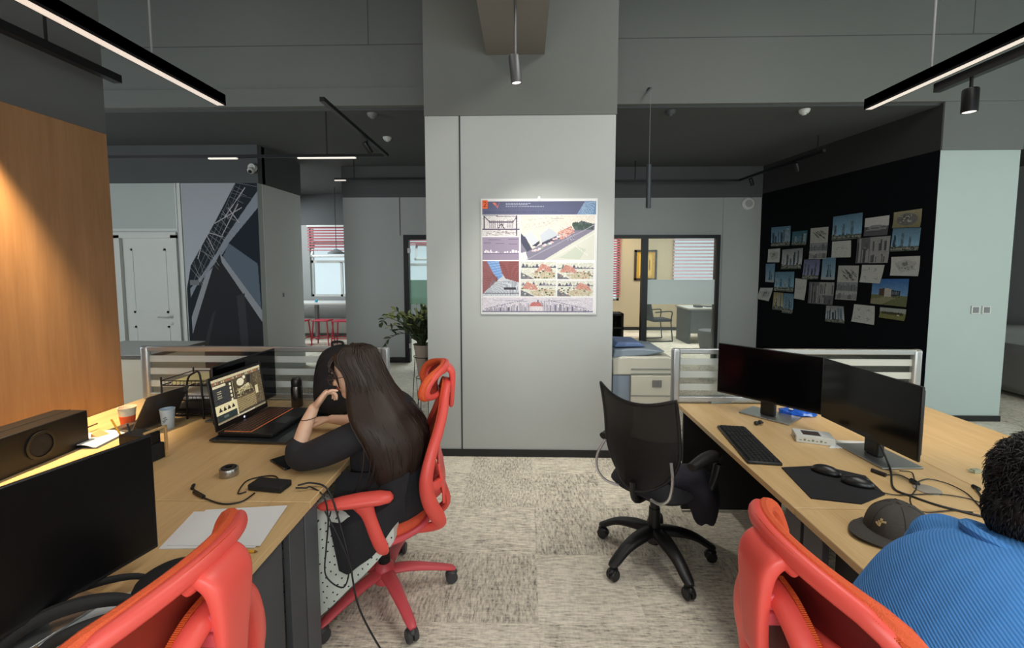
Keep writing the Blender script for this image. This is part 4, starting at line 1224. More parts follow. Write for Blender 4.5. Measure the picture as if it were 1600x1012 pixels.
build('seams', join(box(.93, 1.326, 3.832, 3.8365, .715, .72), box(.93, 1.326, 3.832, 3.8365, .755, .76), box(.93, 1.326, 3.832, 3.8365, .52, .525), box(.925, .93, 3.832, 3.85, .05, .70)), MGREY, pr, world=True)
single('blue_binder', join(prism([(.80, .93), (.83, .975), (1.02, .97), (1.08, .935)], 3.92, 4.25, 'xz')), mat('slate_blue', (96, 118, 160), .5), 'slate blue folder box lying on top of the photocopier', 'box', bevel=.01)

# low white cabinet beyond the left partition
cb = thing('low_cabinet', 'low white cabinet with a thin dark top edge behind the left partition', 'cabinet', (-3.9, 4.6, 0))
build('cabinet_body', box(-4.6, -3.66, 4.2, 5.0, 0, .74), mat('cream_laminate', (206, 196, 176), .5), cb, world=True, bevel=.004)
build('cabinet_top', box(-4.62, -3.64, 4.18, 5.02, .74, .775), mat('dark_edge', (88, 80, 74), .5), cb, world=True, bevel=.004)
build('top_sheet', box(-4.61, -3.65, 4.19, 5.01, .775, .779), WHITE, cb, world=True)

# ================================================================ far rooms
RB = mat('crimson_metal', (176, 36, 62), .4)
tb = thing('counter_table', 'long pale counter table under the pantry window', 'table', (-4.4, 9.75, 0))
build('table_top', box(-5.3, -3.35, 9.45, 10.15, .80, .84), WHITE, tb, world=True, bevel=.005)
for x in (-5.2, -4.62, -3.45):
    build('leg', box(x, x + .06, 9.75, 9.85, 0, .80), MGREY, tb, world=True)
def stool(x, y, label):
    t = thing('stool', label, 'stool', (x, y, 0), 0, 'crimson stools in the pantry')
    build('seat', box(-.17, .17, -.15, .15, .50, .525), RB, t, bevel=.006)
    for sx in (-1, 1):
        for sy in (-1, 1):
            build('leg', tube([(sx * .14, sy * .12, .50), (sx * .18, sy * .15, 0)], .014, 8), RB, t)
    build('stretcher', join(tube([(-.165, -.14, .16), (.165, -.14, .16)], .009, 6), tube([(-.165, .14, .16), (.165, .14, .16)], .009, 6), tube([(-.165, -.14, .16), (-.165, .14, .16)], .009, 6), tube([(.165, -.14, .16), (.165, .14, .16)], .009, 6)), RB, t)
stool(-4.62, 9.05, 'crimson metal stool on the left under the pantry counter')
stool(-4.16, 9.12, 'crimson metal stool in the middle under the pantry counter')
stool(-3.72, 9.05, 'crimson metal stool on the right, half hidden by the grey wall')
single('waste_bin', lathe([(0, 0), (.11, 0), (.14, .34), (.135, .34), (.105, .01), (0, .01)], 24, (-4.62, 8.35, 0)), BLACKM, 'black waste bin on the pantry floor beside the stools', 'bin')
single('storage_bench', box(-5.4, -3.3, 10.16, 10.28, .08, .42), WHITE, 'white low bench along the wall under the pantry window', 'bench', bevel=.01)
pl = thing('pendant_lamp', 'thin black pendant lamp with a flat grey shade in front of the pantry window', 'lamp', (-3.95, 9.4, 3.27))
build('cord', cyl((0, 0, -1.32), .006, 1.32, 8), BLACKM, pl)
build('lamp_shade', lathe([(.03, -1.28), (.17, -1.36), (.175, -1.385), (.168, -1.385), (.02, -1.30)], 28), MGREY, pl)
single('desk_sign', join(tube([(-4.52, 9.62, .845), (-4.5, 9.62, .90)], .03, 12)), mat('cyan_plastic', (60, 160, 190), .4), 'small cyan cup on the pantry counter under the window', 'cup')

# glazed office
OD = mat('office_desk_grey', (104, 106, 110), .5)
t = thing('office_desk', 'grey executive desk with a pale top behind the frosted office glass', 'desk', (4.2, 9.8, 0))
build('desktop', box(3.42, 5.0, 9.35, 10.15, .72, .755), mat('pale_desktop', (176, 174, 166), .4), t, world=True, bevel=.004)
build('modesty_panel', box(3.50, 4.9, 9.42, 9.44, .22, .72), OD, t, world=True)
build('leg', box(3.44, 3.50, 9.4, 10.1, 0, .72), DGREY, t, world=True)
build('pedestal', box(4.0, 4.5, 9.5, 10.0, 0.02, .5), DGREY, t, world=True)
single('paper_tray', join(box(3.9, 4.2, 9.6, 9.85, .757, .775), box(3.65, 3.78, 9.5, 9.7, .757, .80)), DGREY, 'flat dark tray of papers on the executive desk in the glazed office', 'tray', bevel=.003)
single('waste_bin', lathe([(0, 0), (.16, 0), (.205, .20), (.215, .36), (.20, .385), (.15, .40), (0, .40)], 28, (3.62, 8.75, 0)), mat('grey_bin', (92, 92, 92), .7), 'rounded grey bin in front of the desk in the glazed office', 'bin')
t = thing('visitor_chair', 'black cantilever visitor chair seen through the office glass', 'chair', (2.93, 9.85, 0), R(10))
build('seat', cbox((.03, 0, .46), (.44, .44, .06)), TOP, t, bevel=.02)
build('backrest', cbox((-.24, 0, .74), (.05, .42, .52), ry=R(-12)), TOP, t, bevel=.02)
for s in (-1, 1):
    build('frame', tube([(-.16, s * .24, .64), (.16, s * .25, .66), (.22, s * .25, .62), (.20, s * .24, .44), (.24, s * .24, .06), (.20, s * .24, .015), (-.25, s * .24, .015)], .013, 8, k=3), BLACKMET, t)
build('rear_tube', tube([(-.25, -.24, .015), (-.25, .24, .015)], .013, 8), BLACKMET, t)
t = thing('bookcase', 'low black shelf unit behind the column edge in the glazed office', 'shelf', (1.7, 9.0, 0))
build('frame', join(box(1.2, 1.97, 8.8, 9.2, .66, .70), box(1.2, 1.97, 8.8, 9.2, .40, .43), box(1.2, 1.97, 8.8, 9.2, .08, .12), box(1.2, 1.24, 8.8, 9.2, 0, .70), box(1.93, 1.97, 8.8, 9.2, 0, .70), box(1.2, 1.97, 9.18, 9.2, .1, .7)), BLACKM, t, world=True)
t = thing('framed_certificate', 'gold certificate in a dark wooden frame on the office wall', 'picture', (3.07, 11.39, 1.65))
fw, fh, z0 = .56, .76, 0
build('picture_frame', join(box(-fw / 2, fw / 2, -.03, 0, fh / 2 - .05, fh / 2), box(-fw / 2, fw / 2, -.03, 0, -fh / 2, -fh / 2 + .05), box(-fw / 2, -fw / 2 + .05, -.03, 0, -fh / 2, fh / 2), box(fw / 2 - .05, fw / 2, -.03, 0, -fh / 2, fh / 2)), mat('dark_wood_frame', (44, 32, 24), .4), t)
cv = Canvas(30, 40, (0, 0, 1, 1), (190, 148, 56)); cv.rect(.16, .1, .84, .9, (214, 180, 92)); cv.rect(.44, .2, .5, .8, (140, 104, 40)); cv.rect(.26, .3, .30, .7, (150, 112, 46)); cv.rect(.68, .3, .72, .7, (150, 112, 46)); cv.oval(.5, .16, .07, .04, (200, 70, 40))
print_mesh('certificate', cv, lambda u, v: ((u - .5) * (fw - .09), -.012, (.5 - v) * (fh - .09)), PRINT, t)

# sofa in the lounge at the far right
t = thing('sofa', 'grey rounded sofa in the dark lounge at the right edge', 'sofa', (6.9, 5.6, 0))
SF = mat('sofa_grey', (112, 112, 108), .8, var=.1)
build('seat_base', box(6.05, 7.9, 5.2, 6.1, .06, .44), SF, t, world=True, bevel=.08, bseg=5)
build('armrest', box(6.02, 6.28, 5.15, 6.12, .08, .66), SF, t, world=True, bevel=.11, bseg=6)
build('backrest', box(6.1, 7.9, 5.95, 6.25, .1, .86), SF, t, world=True, bevel=.1, bseg=5)
single('lounge_armchair', box(6.35, 7.1, 6.8, 7.5, 0.02, 1.0), mat('dark_chair', (34, 34, 40), .8), 'dark armchair standing behind the grey sofa at the right edge', 'chair', bevel=.12, bseg=5)

# plant on its wire stand, half behind the column
t = thing('potted_plant', 'leafy green plant in a tapered taupe pot on a wire stand beside the column', 'plant', (-.93, 4.12, 0))
build('pot', lathe([(0, .615), (.055, .615), (.092, .90), (.10, .915), (.086, .915), (.08, .87), (0, .87)], 28), mat('taupe_pot', (150, 138, 126), .6, var=.08), t)
build('soil', cyl((0, 0, .865), .083, .01, 20), mat('soil', (40, 32, 26), .9), t)
g = []
for k in range(4):
    a = R(30 + 90 * k)
    g.append(tube([(.14 * math.cos(a), .14 * math.sin(a), 0), (.085 * math.cos(a), .085 * math.sin(a), .80)], .0035, 6))
    g.append(tube([(.14 * math.cos(a), .14 * math.sin(a), 0), (.075 * math.cos(a + R(60)), .075 * math.sin(a + R(60)), .60)], .0028, 6))
g.append(tube([(.075 * math.cos(u), .075 * math.sin(u), .602) for u in [2 * PI * s / 24 for s in range(24)]], .0035, 6, closed=True))
g.append(tube([(.094 * math.cos(u), .094 * math.sin(u), .80) for u in [2 * PI * s / 24 for s in range(24)]], .0035, 6, closed=True))
build('wire_stand', join(*g), BLACKMET, t)
rg = random.Random(8)
leaf_d, leaf_l, stems = [], [], []
def leaf(p, d, L, w):
    d = d.normalized(); s = d.cross(Vector((0, 0, 1)))
    s = s.normalized() if s.length > .01 else Vector((1, 0, 0))
    s = (s + Vector((rg.uniform(-.4, .4), rg.uniform(-.4, .4), rg.uniform(-.6, .6)))).normalized()
    up = s.cross(d).normalized()
    V = [p, p + d * L * .3 + s * w * .8 + up * .003, p + d * L * .65 + s * w + up * .0, p + d * L - up * L * .15, p + d * L * .65 - s * w, p + d * L * .3 - s * w * .8 + up * .003, p + d * L * .35 - up * w * .35, p + d * L * .68 - up * w * .4]
    return (V, [(0, 1, 6), (1, 2, 7, 6), (2, 3, 7), (0, 6, 5), (5, 6, 7, 4), (4, 7, 3)])
branches = []
for i in range(64):
    a = rg.uniform(0, 2 * PI); e = rg.uniform(.1, 1.1)
    L = rg.uniform(.20, .42)
    branches.append([(0.03 * math.cos(a), .03 * math.sin(a), .87), (L * .4 * math.cos(a) * e, L * .4 * math.sin(a) * e, .87 + L * .6), (L * .95 * math.cos(a) * e, L * .95 * math.sin(a) * e, .87 + L * (1.05 - .35 * e))])
branches = [[(x * (.18 if x > 0 else 1), y, z) for x, y, z in b] for b in branches]
branches += [[(0, 0, .88), (-.15, -.05, 1.08), (-.30, -.08, 1.17), (-.37, -.1, 1.12)], [(0, 0, .88), (-.14, -.06, 1.02), (-.28, -.09, .99), (-.36, -.1, .90)], [(0, 0, .88), (-.12, 0, 1.1), (-.24, .0, 1.22), (-.30, 0, 1.20)]]
for bi, b in enumerate(branches):
    sp = smooth_path(b, 5)
    stems.append(tube(sp, [.004 - .0025 * k / len(sp) for k in range(len(sp))], 5))
    for k in range(2, len(sp)):
        if rg.random() < .92:
            p = Vector(sp[k]); d = (Vector(sp[k]) - Vector(sp[k - 1])).normalized() + Vector((rg.uniform(-1, 1), rg.uniform(-1, 1), rg.uniform(-.3, .9))) * .9
            (leaf_l if p.z > 1.12 and rg.random() < .55 else leaf_d).append(leaf(p, d, rg.uniform(.055, .085), rg.uniform(.012, .019)))
build('stems', join(*stems), mat('stem_green', (60, 66, 40), .7), t)
build('dark_leaves', join(*leaf_d), mat('leaf_dark', (48, 66, 38), .45, var=.4, scale=30), t)
build('light_leaves', join(*leaf_l), mat('leaf_light', (150, 160, 98), .5, var=.3, scale=30), t)


# ================================================================ things on walls and ceiling
t = thing('wall_speaker', 'round white speaker high on the far right wall panel', 'speaker', (3.71, 7.605, 2.66))
build('speaker_body', xf(lathe([(0, 0), (.105, 0), (.105, .02), (.09, .035), (0, .04)], 32), Matrix.Rotation(PI / 2, 4, 'X')), WHITE, t)
build('speaker_grille', xf(lathe([(0, .036), (.06, .036), (.058, .044), (0, .046)], 28), Matrix.Rotation(PI / 2, 4, 'X')), mat('grille_grey', (170, 170, 168), .6), t)
c0 = at(395, 262, y=6.07)
t = thing('security_camera', 'small white dome camera above the mural', 'camera', (c0.x, 6.085, c0.z))
build('mount', xf(lathe([(0, 0), (.055, 0), (.05, .05), (0, .055)], 24), Matrix.Rotation(PI / 2, 4, 'X')), WHITE, t)
build('camera_head', ell((0, -.06, -.045), (.045, .045, .045)), WHITE, t)
build('lens', ell((.005, -.09, -.065), (.024, .024, .024)), BLACK, t)
for px, py, lb, col in ((605, 217, 'white round smoke detector on the dark ceiling left of the column', WHITE), (572, 171, 'small dark ceiling sensor left of the white smoke detector', MGREY), (1265, 170, 'white round smoke detector on the dark ceiling right of the column', WHITE), (1055, 169, 'small dark ceiling sensor close to the column on the right', DGREY)):
    p = at(px, py, z=3.25)
    if p.y < 4.9: p.y = 4.9
    t = thing('ceiling_sensor', lb, 'sensor', (p.x, p.y, 3.27))
    build('sensor_body', lathe([(0, -.04), (.035, -.04), (.05, -.022), (.055, 0), (0, 0)], 24), col, t)
    build('sensor_cap', lathe([(0, -.052), (.02, -.052), (.024, -.038), (0, -.038)], 20), col, t)


def strip(label, x, y0, y1, z, w=.062, h=.07, rods=()):
    t = thing('linear_lamp', label, 'lamp', (x, y1, z))
    build('housing', join(box(x - w / 2, x - w / 2 + .005, y0, y1, z, z + h), box(x + w / 2 - .005, x + w / 2, y0, y1, z, z + h), box(x - w / 2, x + w / 2, y0, y1, z + .012, z + h), box(x - w / 2, x + w / 2, y1 - .004, y1, z, z + h), box(x - w / 2, x + w / 2, y0, y0 + .004, z, z + h)), BLACKMET, t, world=True)
    build('diffuser', box(x - w / 2 + .005, x + w / 2 - .005, y0 + .004, y1 - .004, z + .001, z + .012), LAMPW, t, world=True)
    for ry in rods:
        build('suspension_rod', cyl((x, ry, z + h), .006, 4.5 - z - h, 8), mat('rod_grey', (120, 122, 122), .6), t, world=True)
    return t


strip('long hanging linear lamp at the upper left with a glowing underside', -2.0, -.6, 3.0, 2.70, rods=(.2, 2.45))
strip('long hanging linear lamp at the upper right with a glowing underside', 2.335, -.6, 3.19, 2.70, w=.055, rods=(.2, 2.72))


def track_head(label, loc, aim, L=.12, r=.035, stem=.05, m=BLACKMET, hang=None):
    """cylinder spot: loc = its hinge, aim = direction of the light"""
    t = thing('track_spotlight', label, 'spotlight', loc)
    d = Vector(aim).normalized(); q = d.to_track_quat('Z', 'Y').to_matrix().to_4x4()
    h = Vector((0, 0, -stem))
    build('lamp_body', xf(lathe([(0, -L * .5), (r * .9, -L * .5), (r, -L * .45), (r, L * .5), (r * .86, L * .5), (r * .84, L * .46), (0, L * .46)], 24), Matrix.Translation(h) @ q), m, t)
    build('lamp_lens', xf(cyl((0, 0, L * .462), r * .8, .003, 20), Matrix.Translation(h) @ q), SPOTW, t)
    g = tube([(0, 0, 0.0), (0, 0, -stem + r * .5)], .008, 8)
    build('stem', g, m, t)
    if hang:
        build('rod', cyl((0, 0, 0), .009, hang, 8), m, t)
    return t


def track(label, pts, w=.034, h=.03, rods=(), top=3.27, glow=()):
    t = thing('light_track', label, 'light track', pts[0])
    g = []
    for a, b in zip(pts, pts[1:]):
        a = Vector(a); b = Vector(b); d = b - a; s = Vector((-d.y, d.x, 0)).normalized() * w / 2
        V = [a - s, b - s, b + s, a + s]; V = V + [v + Vector((0, 0, h)) for v in V]
        g.append((V, [(0, 3, 2, 1), (4, 5, 6, 7), (0, 1, 5, 4), (1, 2, 6, 5), (2, 3, 7, 6), (3, 0, 4, 7)]))
    build('rail', join(*g), BLACKMET, t, world=True)
    for p in rods:
        build('suspension_rod', cyl((p[0], p[1], p[2] + h), .007, top - p[2] - h, 8), BLACKMET, t, world=True)
    for (a, b) in glow:
        a = Vector(a); b = Vector(b); d = b - a; s = Vector((-d.y, d.x, 0)).normalized() * .014
        V = [a - s, b - s, b + s, a + s]; V = [v + Vector((0, 0, -.014)) for v in V] + [v + Vector((0, 0, .0)) for v in V]
        build('light_insert', (V, [(0, 3, 2, 1), (4, 5, 6, 7), (0, 1, 5, 4), (1, 2, 6, 5), (2, 3, 7, 6), (3, 0, 4, 7)]), LAMPW, t, world=True)
    return t


zr = 2.8
cr = at(605, 245, z=zr); nr = at(503, 158, z=zr); le = at(165, 247, z=zr)
track('angled black light track hanging left of the column with two glowing inserts', [(le.x, cr.y, zr), (cr.x, cr.y, zr), (nr.x, nr.y, zr)],
      rods=[(at(501, 240, z=zr).x, cr.y, zr)], glow=[((at(336, 250, z=zr).x, cr.y, zr), (at(380, 250, z=zr).x, cr.y, zr)), ((at(470, 248, z=zr).x, cr.y, zr), (at(560, 248, z=zr).x, cr.y, zr))])
m0 = (cr + (nr - cr) * .40)
track_head('small black spotlight on the angled track left of the column', (m0.x, m0.y, zr), (.35, .55, -.75), L=.11, r=.026, stem=.07)
p1 = at(523, 281, z=2.95); p2 = at(664, 281, z=2.95)
track('short black light track just above the grey wall left of the column', [(p1.x, p1.y, 2.95), (p2.x + .4, p1.y, 2.95)], rods=[(p1.x + .3, p1.y, 2.95)], glow=[((p1.x, p1.y, 2.95), (p1.x + .17, p1.y, 2.95))])
q0 = at(955, 281, z=2.95); q1 = at(1156, 283, z=2.95); q2 = at(1288, 237, z=2.95)
track('angled black light track near the black wall right of the column', [(q0.x - .2, q1.y, 2.95), (q1.x, q1.y, 2.95), (q2.x, q2.y, 2.95)], rods=[((q1.x + q2.x) / 2 + .28, (q1.y + q2.y) / 2 - .42, 2.95), (q0.x + .4, q1.y, 2.95)])
a1 = q1 + (q2 - q1) * .18; a2 = q1 + (q2 - q1) * .74
track_head('black spotlight at the far end of the right track, above the round speaker', (a1.x, a1.y, 2.95), (.45, .3, -.8), L=.11, r=.026, stem=.07)
track_head('black spotlight near the front end of the right track above the prints', (a2.x, a2.y, 2.95), (.45, .3, -.8), L=.11, r=.026, stem=.07)
# upper left dark track beside the wood panel, upper right track with its white spot
track('dark light track running along the wall above the wood panel', [(-2.42, -.5, 2.73), (-2.42, 2.70, 2.73)], w=.05, h=.045, rods=[(-2.42, 1.2, 2.73), (-2.42, 2.3, 2.73)], top=4.5)
track_head('dark spotlight on the track above the wood panel', (-2.42, 1.95, 2.73), (-.08, 0, -1), L=.12, r=.035, stem=.09)
r0 = Vector((2.425, 2.78, 2.66))
track('black light track right beside the upper right linear lamp', [(r0.x, r0.y, 2.66), (r0.x + .02, -.5, 2.66)], w=.04, h=.05, rods=[(r0.x + .01, 1.8, 2.66)], top=4.5)
s0 = at(1519, 113, x=r0.x + .01)
track_head('dark cylinder spotlight with a lit white face at the upper right', (s0.x, s0.y, 2.66), (.0, 0, -1), L=.125, r=.036, stem=.115)
track('small stub of dark track at the far upper right edge', [(3.45, 3.1, 2.80), (3.8, 3.1, 2.80)], rods=[(3.6, 3.1, 2.80)], top=4.5)
# hanging spotlight under the beam in front of the column
t = track_head('cylinder spotlight hanging under the beam in front of the central column', (-.054, 2.9, 2.97), (.10, .06, -1), L=.165, r=.035, stem=.10, m=mat('spot_grey', (96, 97, 98), .4, metal=.4), hang=.375)
# pendant tube lamp right of the column
t = thing('tube_pendant', 'slim dark tube pendant lamp on a thin cable right of the column', 'lamp', (1.226, 4.5, 2.21))
build('lamp_tube', cyl((0, 0, 0), .024, .42, 20), mat('tube_grey', (66, 70, 74), .4, metal=.3), t)
build('cable', cyl((0, 0, .42), .0025, .72, 6), MGREY, t)
build('ceiling_hook', tube([(0, 0, 1.14), (.0, .08, 1.17), (.02, .22, 1.19)], .012, 8), DGREY, t)
build('hook_arm', tube([(0, 0, 1.14), (-.06, .0, 1.09)], .006, 8), DGREY, t)

# ================================================================ things on the left workbench
T = .7405
def cable(name, pts, r, m, label, k=6, cat='cable', extra=()):
    g = [tube(pts, r, 8, k=k)] + list(extra)
    return single(name, join(*g), m, label, cat, sharp=60)


def keyrows(x0, x1, y0, y1, nx, ny, z, h=.0016, gap=.25):
    g = []
    dx = (x1 - x0) / nx; dy = (y1 - y0) / ny
    for i in range(nx):
        for j in range(ny):
            g.append(box(x0 + dx * (i + gap / 2), x0 + dx * (i + 1 - gap / 2), y0 + dy * (j + gap / 2), y0 + dy * (j + 1 - gap / 2), z, z + h))
    return join(*g)


def ui_screen():
    cv = Canvas(112, 70, (0, 0, 160, 100), (64, 58, 50))
    r = random.Random(4)
    cv.rect(0, 0, 160, 6, (214, 200, 160)); cv.rect(0, 6, 160, 13, (120, 106, 84))
    for i in range(26): cv.rect(4 + i * 6, 7, 7 + i * 6, 11, r.choice([(190, 110, 70), (214, 196, 150), (90, 80, 66)]))
    cv.rect(2, 15, 40, 20, (226, 214, 176)); cv.rect(2, 20, 46, 58, (62, 62, 62))
    for i in range(4): cv.rect(12, 28 + i * 5, 24, 30 + i * 5, (200, 190, 150))
    for i in range(5): cv.oval(53, 20 + i * 9, 3, 3.4, (236, 226, 190))
    cv.rect(60, 14, 62, 56, (200, 184, 140)); cv.rect(64, 14, 128, 60, (84, 72, 54))
    cv.oval(86, 24, 12, 9, (230, 220, 184)); cv.oval(100, 16, 5, 4, (236, 228, 196)); cv.poly([(74, 40), (112, 32), (116, 42), (78, 52)], (208, 196, 150)); cv.poly([(108, 14), (122, 14), (118, 34), (106, 30)], (40, 36, 32))
    for i in range(30): cv.line(r.uniform(66, 120), r.uniform(36, 58), r.uniform(80, 128), r.uniform(36, 58), 1.2, r.choice([(190, 176, 130), (58, 50, 40)]))
    cv.rect(130, 14, 158, 90, (96, 82, 58)); cv.speck(130, 14, 158, 90, 26, 3); cv.rect(132, 46, 142, 66, (214, 200, 156))
    cv.rect(0, 58, 62, 80, (232, 218, 170)); 
    for i in range(4): cv.poly([(8 + i * 13, 74), (13 + i * 13, 64), (19 + i * 13, 74)], (50, 44, 38))
    cv.rect(62, 60, 66, 96, (226, 212, 170)); cv.rect(66, 60, 130, 92, (128, 110, 78))
    for i in range(14): cv.line(68, 62 + i * 2.2, 128, 61 + i * 2.2, .7, (176, 158, 112))
    cv.rect(4, 80, 60, 95, (48, 58, 56)); cv.rect(20, 84, 34, 90, (90, 100, 92)); cv.rect(0, 96, 160, 100, (150, 138, 110))
    for i in range(12): cv.rect(60 + i * 5, 96.5, 63 + i * 5, 99.5, (226, 216, 190))
    cv.speck(0, 0, 160, 100, 7, 8)
    return cv


# gaming laptop, opened towards the woman (local +x)
lp_ = thing('laptop', 'open black gaming laptop showing modelling software in front of the woman', 'laptop', (-1.43, 2.44, T + .02), R(-3))
build('keyboard_base', box(-.15, .15, -.215, .215, 0, .022), BLACKMET, lp_, bevel=.005)
build('keys', keyrows(-.125, .02, -.195, .195, 6, 19, .0228, gap=.14), mat('key_black', (30, 28, 28), .5), lp_)
build('key_backlight', box(-.127, .022, -.197, .197, .0218, .0226), mat('orange_backlight', (60, 30, 20), .5, emit=(255, 130, 70), estr=.55), lp_)
build('touchpad', box(.045, .13, -.06, .05, .0218, .0228), mat('pad_grey', (26, 26, 28), .3), lp_)
lid = Matrix.Translation((-.152, 0, .02)) @ Matrix.Rotation(R(-8), 4, 'Y')
build('lid', xf(box(-.010, 0, -.215, .215, 0, .285), lid), BLACK, lp_, bevel=.004)
print_mesh('screen', ui_screen(), lambda u, v: tuple(lid @ Vector((.0012, -.198 + u * .396, .268 - v * .238))), SCREENLIT, lp_)
build('lid_logo', xf(cyl((.0, 0, .012), .006, .001, 16, 'x'), lid), mat('logo_light', (200, 200, 220), .4, emit=(230, 225, 255), estr=1.0), lp_)
st = thing('laptop_cooler', 'smoky glassy cooling stand under the gaming laptop', 'laptop stand', (-1.40, 2.42, T))
build('cooler_plate', xf(box(-.20, .215, -.235, .235, .008, .017), Matrix.Rotation(R(-3), 4, 'Z')), mat('smoke_plate', (44, 48, 50), .15), st, bevel=.003)
build('cooler_foot', xf(join(box(-.18, .18, -.2, -.18, 0, .008), box(-.18, .18, .18, .2, 0, .008)), Matrix.Rotation(R(-3), 4, 'Z')), BLACK, st)

t = thing('vacuum_flask', 'dark steel vacuum flask standing between the laptop and the backpack', 'flask', (-1.46, 2.80, T))
build('flask_body', lathe([(0, 0), (.033, 0), (.035, .006), (.035, .125), (.032, .135), (0, .135)], 28), mat('flask_steel', (96, 92, 88), .25, metal=.9), t)
build('flask_cap', lathe([(0, .135), (.030, .135), (.032, .145), (.032, .175), (.024, .188), (0, .19)], 28), mat('cap_dark', (40, 38, 37), .35, metal=.3), t)

# black backpack
rg = random.Random(2)
bp = thing('backpack', 'large soft black backpack standing on the left workbench beside the flask', 'backpack', (-1.16, 2.74, T))
rings = []
for z, rx, ry in ((0, .10, .13), (.02, .125, .155), (.12, .135, .165), (.24, .13, .16), (.33, .115, .145), (.385, .085, .12), (.41, .04, .07)):
    rings.append([(rx * math.copysign(abs(math.cos(a)) ** .7, math.cos(a)) * (1 + .03 * math.sin(3 * a + z * 20)) + .02 * z, ry * math.copysign(abs(math.sin(a)) ** .7, math.sin(a)) * (1 + .03 * math.cos(4 * a + z * 15)), z) for a in [2 * PI * s / 32 for s in range(32)]])
build('bag_body', loft(rings), mat('backpack_black', (20, 20, 23), .85, var=.2, bump=.4, bscale=30), bp, sub=1, sharp=180)
build('front_pocket', move(ell((0, 0, 0), (.10, .055, .12), 24, 14), .01, -.145, .14), mat('backpack_black', (20, 20, 23)), bp)
build('carry_loop', tube([(-.03, .0, .40), (-.03, 0, .43), (.03, 0, .43), (.03, 0, .40)], .008, 8, k=4), BLACKM, bp)
build('zip', tube([(-.10, -.115, .20), (-.075, -.125, .31), (0, -.13, .35), (.085, -.12, .31), (.11, -.115, .20)], .003, 6, k=5), BLACKMET, bp)

# phone, tape roll, charger
single('smartphone', xf(box(-.038, .038, -.078, .078, 0, .009), Matrix.Translation((*at(446, 722, z=.745).xy, T)) @ Matrix.Rotation(R(52), 4, 'Z')), SCREEN, 'black smartphone lying by the woman\'s elbow', 'phone', bevel=.004)
p = at(358, 742, z=T)
t = thing('tape_roll', 'small steel ring shaped tin with a dark centre on the left workbench', 'tin', (p.x, p.y, T))
build('tin_wall', lathe([(.024, 0), (.036, 0), (.037, .003), (.037, .031), (.035, .034), (.024, .034), (.024, 0)], 32), mat('brushed_steel', (170, 165, 158), .3, metal=.9), t)
build('dark_ring', lathe([(.012, .004), (.030, .004), (.030, .037), (.026, .039), (.014, .037), (.012, .004)], 32), BLACK, t)
build('dark_centre', cyl((0, 0, .0), .013, .028, 20), mat('tin_core', (60, 44, 40), .5), t)

pa = at(422, 762, z=T)
t = thing('power_adapter', 'black power adapter brick with cables on the edge of the left workbench', 'adapter', (pa.x, pa.y, T))
build('brick', xf(box(-.075, .075, -.036, .036, 0, .026), Matrix.Rotation(R(-8), 4, 'Z')), BLACKM, t, bevel=.006, bseg=3)
def d3(px, py, z=T + .004):
    return tuple(at(px, py, z=z))
cable('laptop_cable', [d3(385, 768), d3(372, 770), d3(384, 752), d3(405, 745), d3(428, 743), d3(437, 750)], .0028, BLACK, 'thin black cable looping behind the power adapter')
cable('charging_cable', [d3(398, 770, T + .006), d3(378, 783), d3(350, 787), d3(325, 780), d3(312, 773), d3(304, 766), d3(300, 758)], .003, BLACK, 'black charging cable with a barrel plug lying left of the adapter', extra=[tube([d3(318, 776, T + .006), d3(304, 768, T + .006)], .008, 10), tube([d3(300, 763, T + .006), d3(303, 757, T + .008)], .006, 10)])
E0 = at(468, 760, z=T + .012)
cable('power_cable', [tuple(at(462, 762, z=T + .014)), tuple(at(478, 762, z=T + .012)), (-.862, 1.74, T + .008), (-.803, 1.72, T - .02), (-.79, 1.725, .62), (-.80, 1.72, .50), (-.795, 1.70, .40), (-.72, 1.69, .36), (-.70, 1.70, .45), (-.745, 1.71, .56), (-.80, 1.72, .66)], .0032, BLACK, 'black power cable hanging in a loop off the edge of the left workbench')
cable('floor_cable', [tuple(at(465, 758, z=T + .018)), (-.87, 1.76, T + .016), (-.800, 1.755, T - .01), (-.75, 1.74, .60), (-.70, 1.71, .45), (-.655, 1.68, .28), (-.55, 1.66, .10), (-.48, 1.66, .012), (-.40, 1.70, .006), (-.36, 1.62, .006), (-.38, 1.45, .006)], .0038, BLACK, 'long black cable running from the workbench edge down to the carpet')

# papers and pencil
def sheet(name, pts, z, label, grp):
    q = [at(a, b, z=z) for a, b in pts]
    V = [Vector((v.x, v.y, z)) for v in q]; V2 = [v + Vector((0, 0, .0025)) for v in V]
    return single(name, (V + V2, [(3, 2, 1, 0), (4, 5, 6, 7), (0, 1, 5, 4), (1, 2, 6, 5), (2, 3, 7, 6), (3, 0, 4, 7)]), PAPER, label, 'paper', grp)
sheet('paper_stack', ((248, 858), (303, 800), (440, 797), (398, 856)), T, 'lower white paper sheets sticking out on the left of the pile on the near workbench', 'loose white papers')
sheet('paper_stack', ((262, 852), (322, 797), (449, 790), (406, 853)), T + .003, 'upper white paper sheets on the pile beside the power adapter', 'loose white papers')
a, b = at(374, 862, z=T + .004), at(403, 861, z=T + .004)
t = thing('pencil', 'short yellow pencil at the edge of the near workbench', 'pencil', tuple(a))
dv = (b - a); L_ = dv.length; q = dv.to_track_quat('Z', 'Y').to_matrix().to_4x4()
build('pencil_body', xf(cyl((0, 0, 0), .0042, L_ * .82, 6), q), mat('pencil_yellow', (226, 164, 40), .4), t, sharp=20)
build('pencil_tip', xf(cyl((0, 0, L_ * .82), .0042, L_ * .18, 6, r2=.0006), q), mat('pencil_wood', (120, 84, 50), .6), t)
sheet('paper_stack', ((60, 1010), (118, 958), (205, 925), (190, 1012)), T, 'white papers under the black bag in the lower left corner', 'loose white papers')

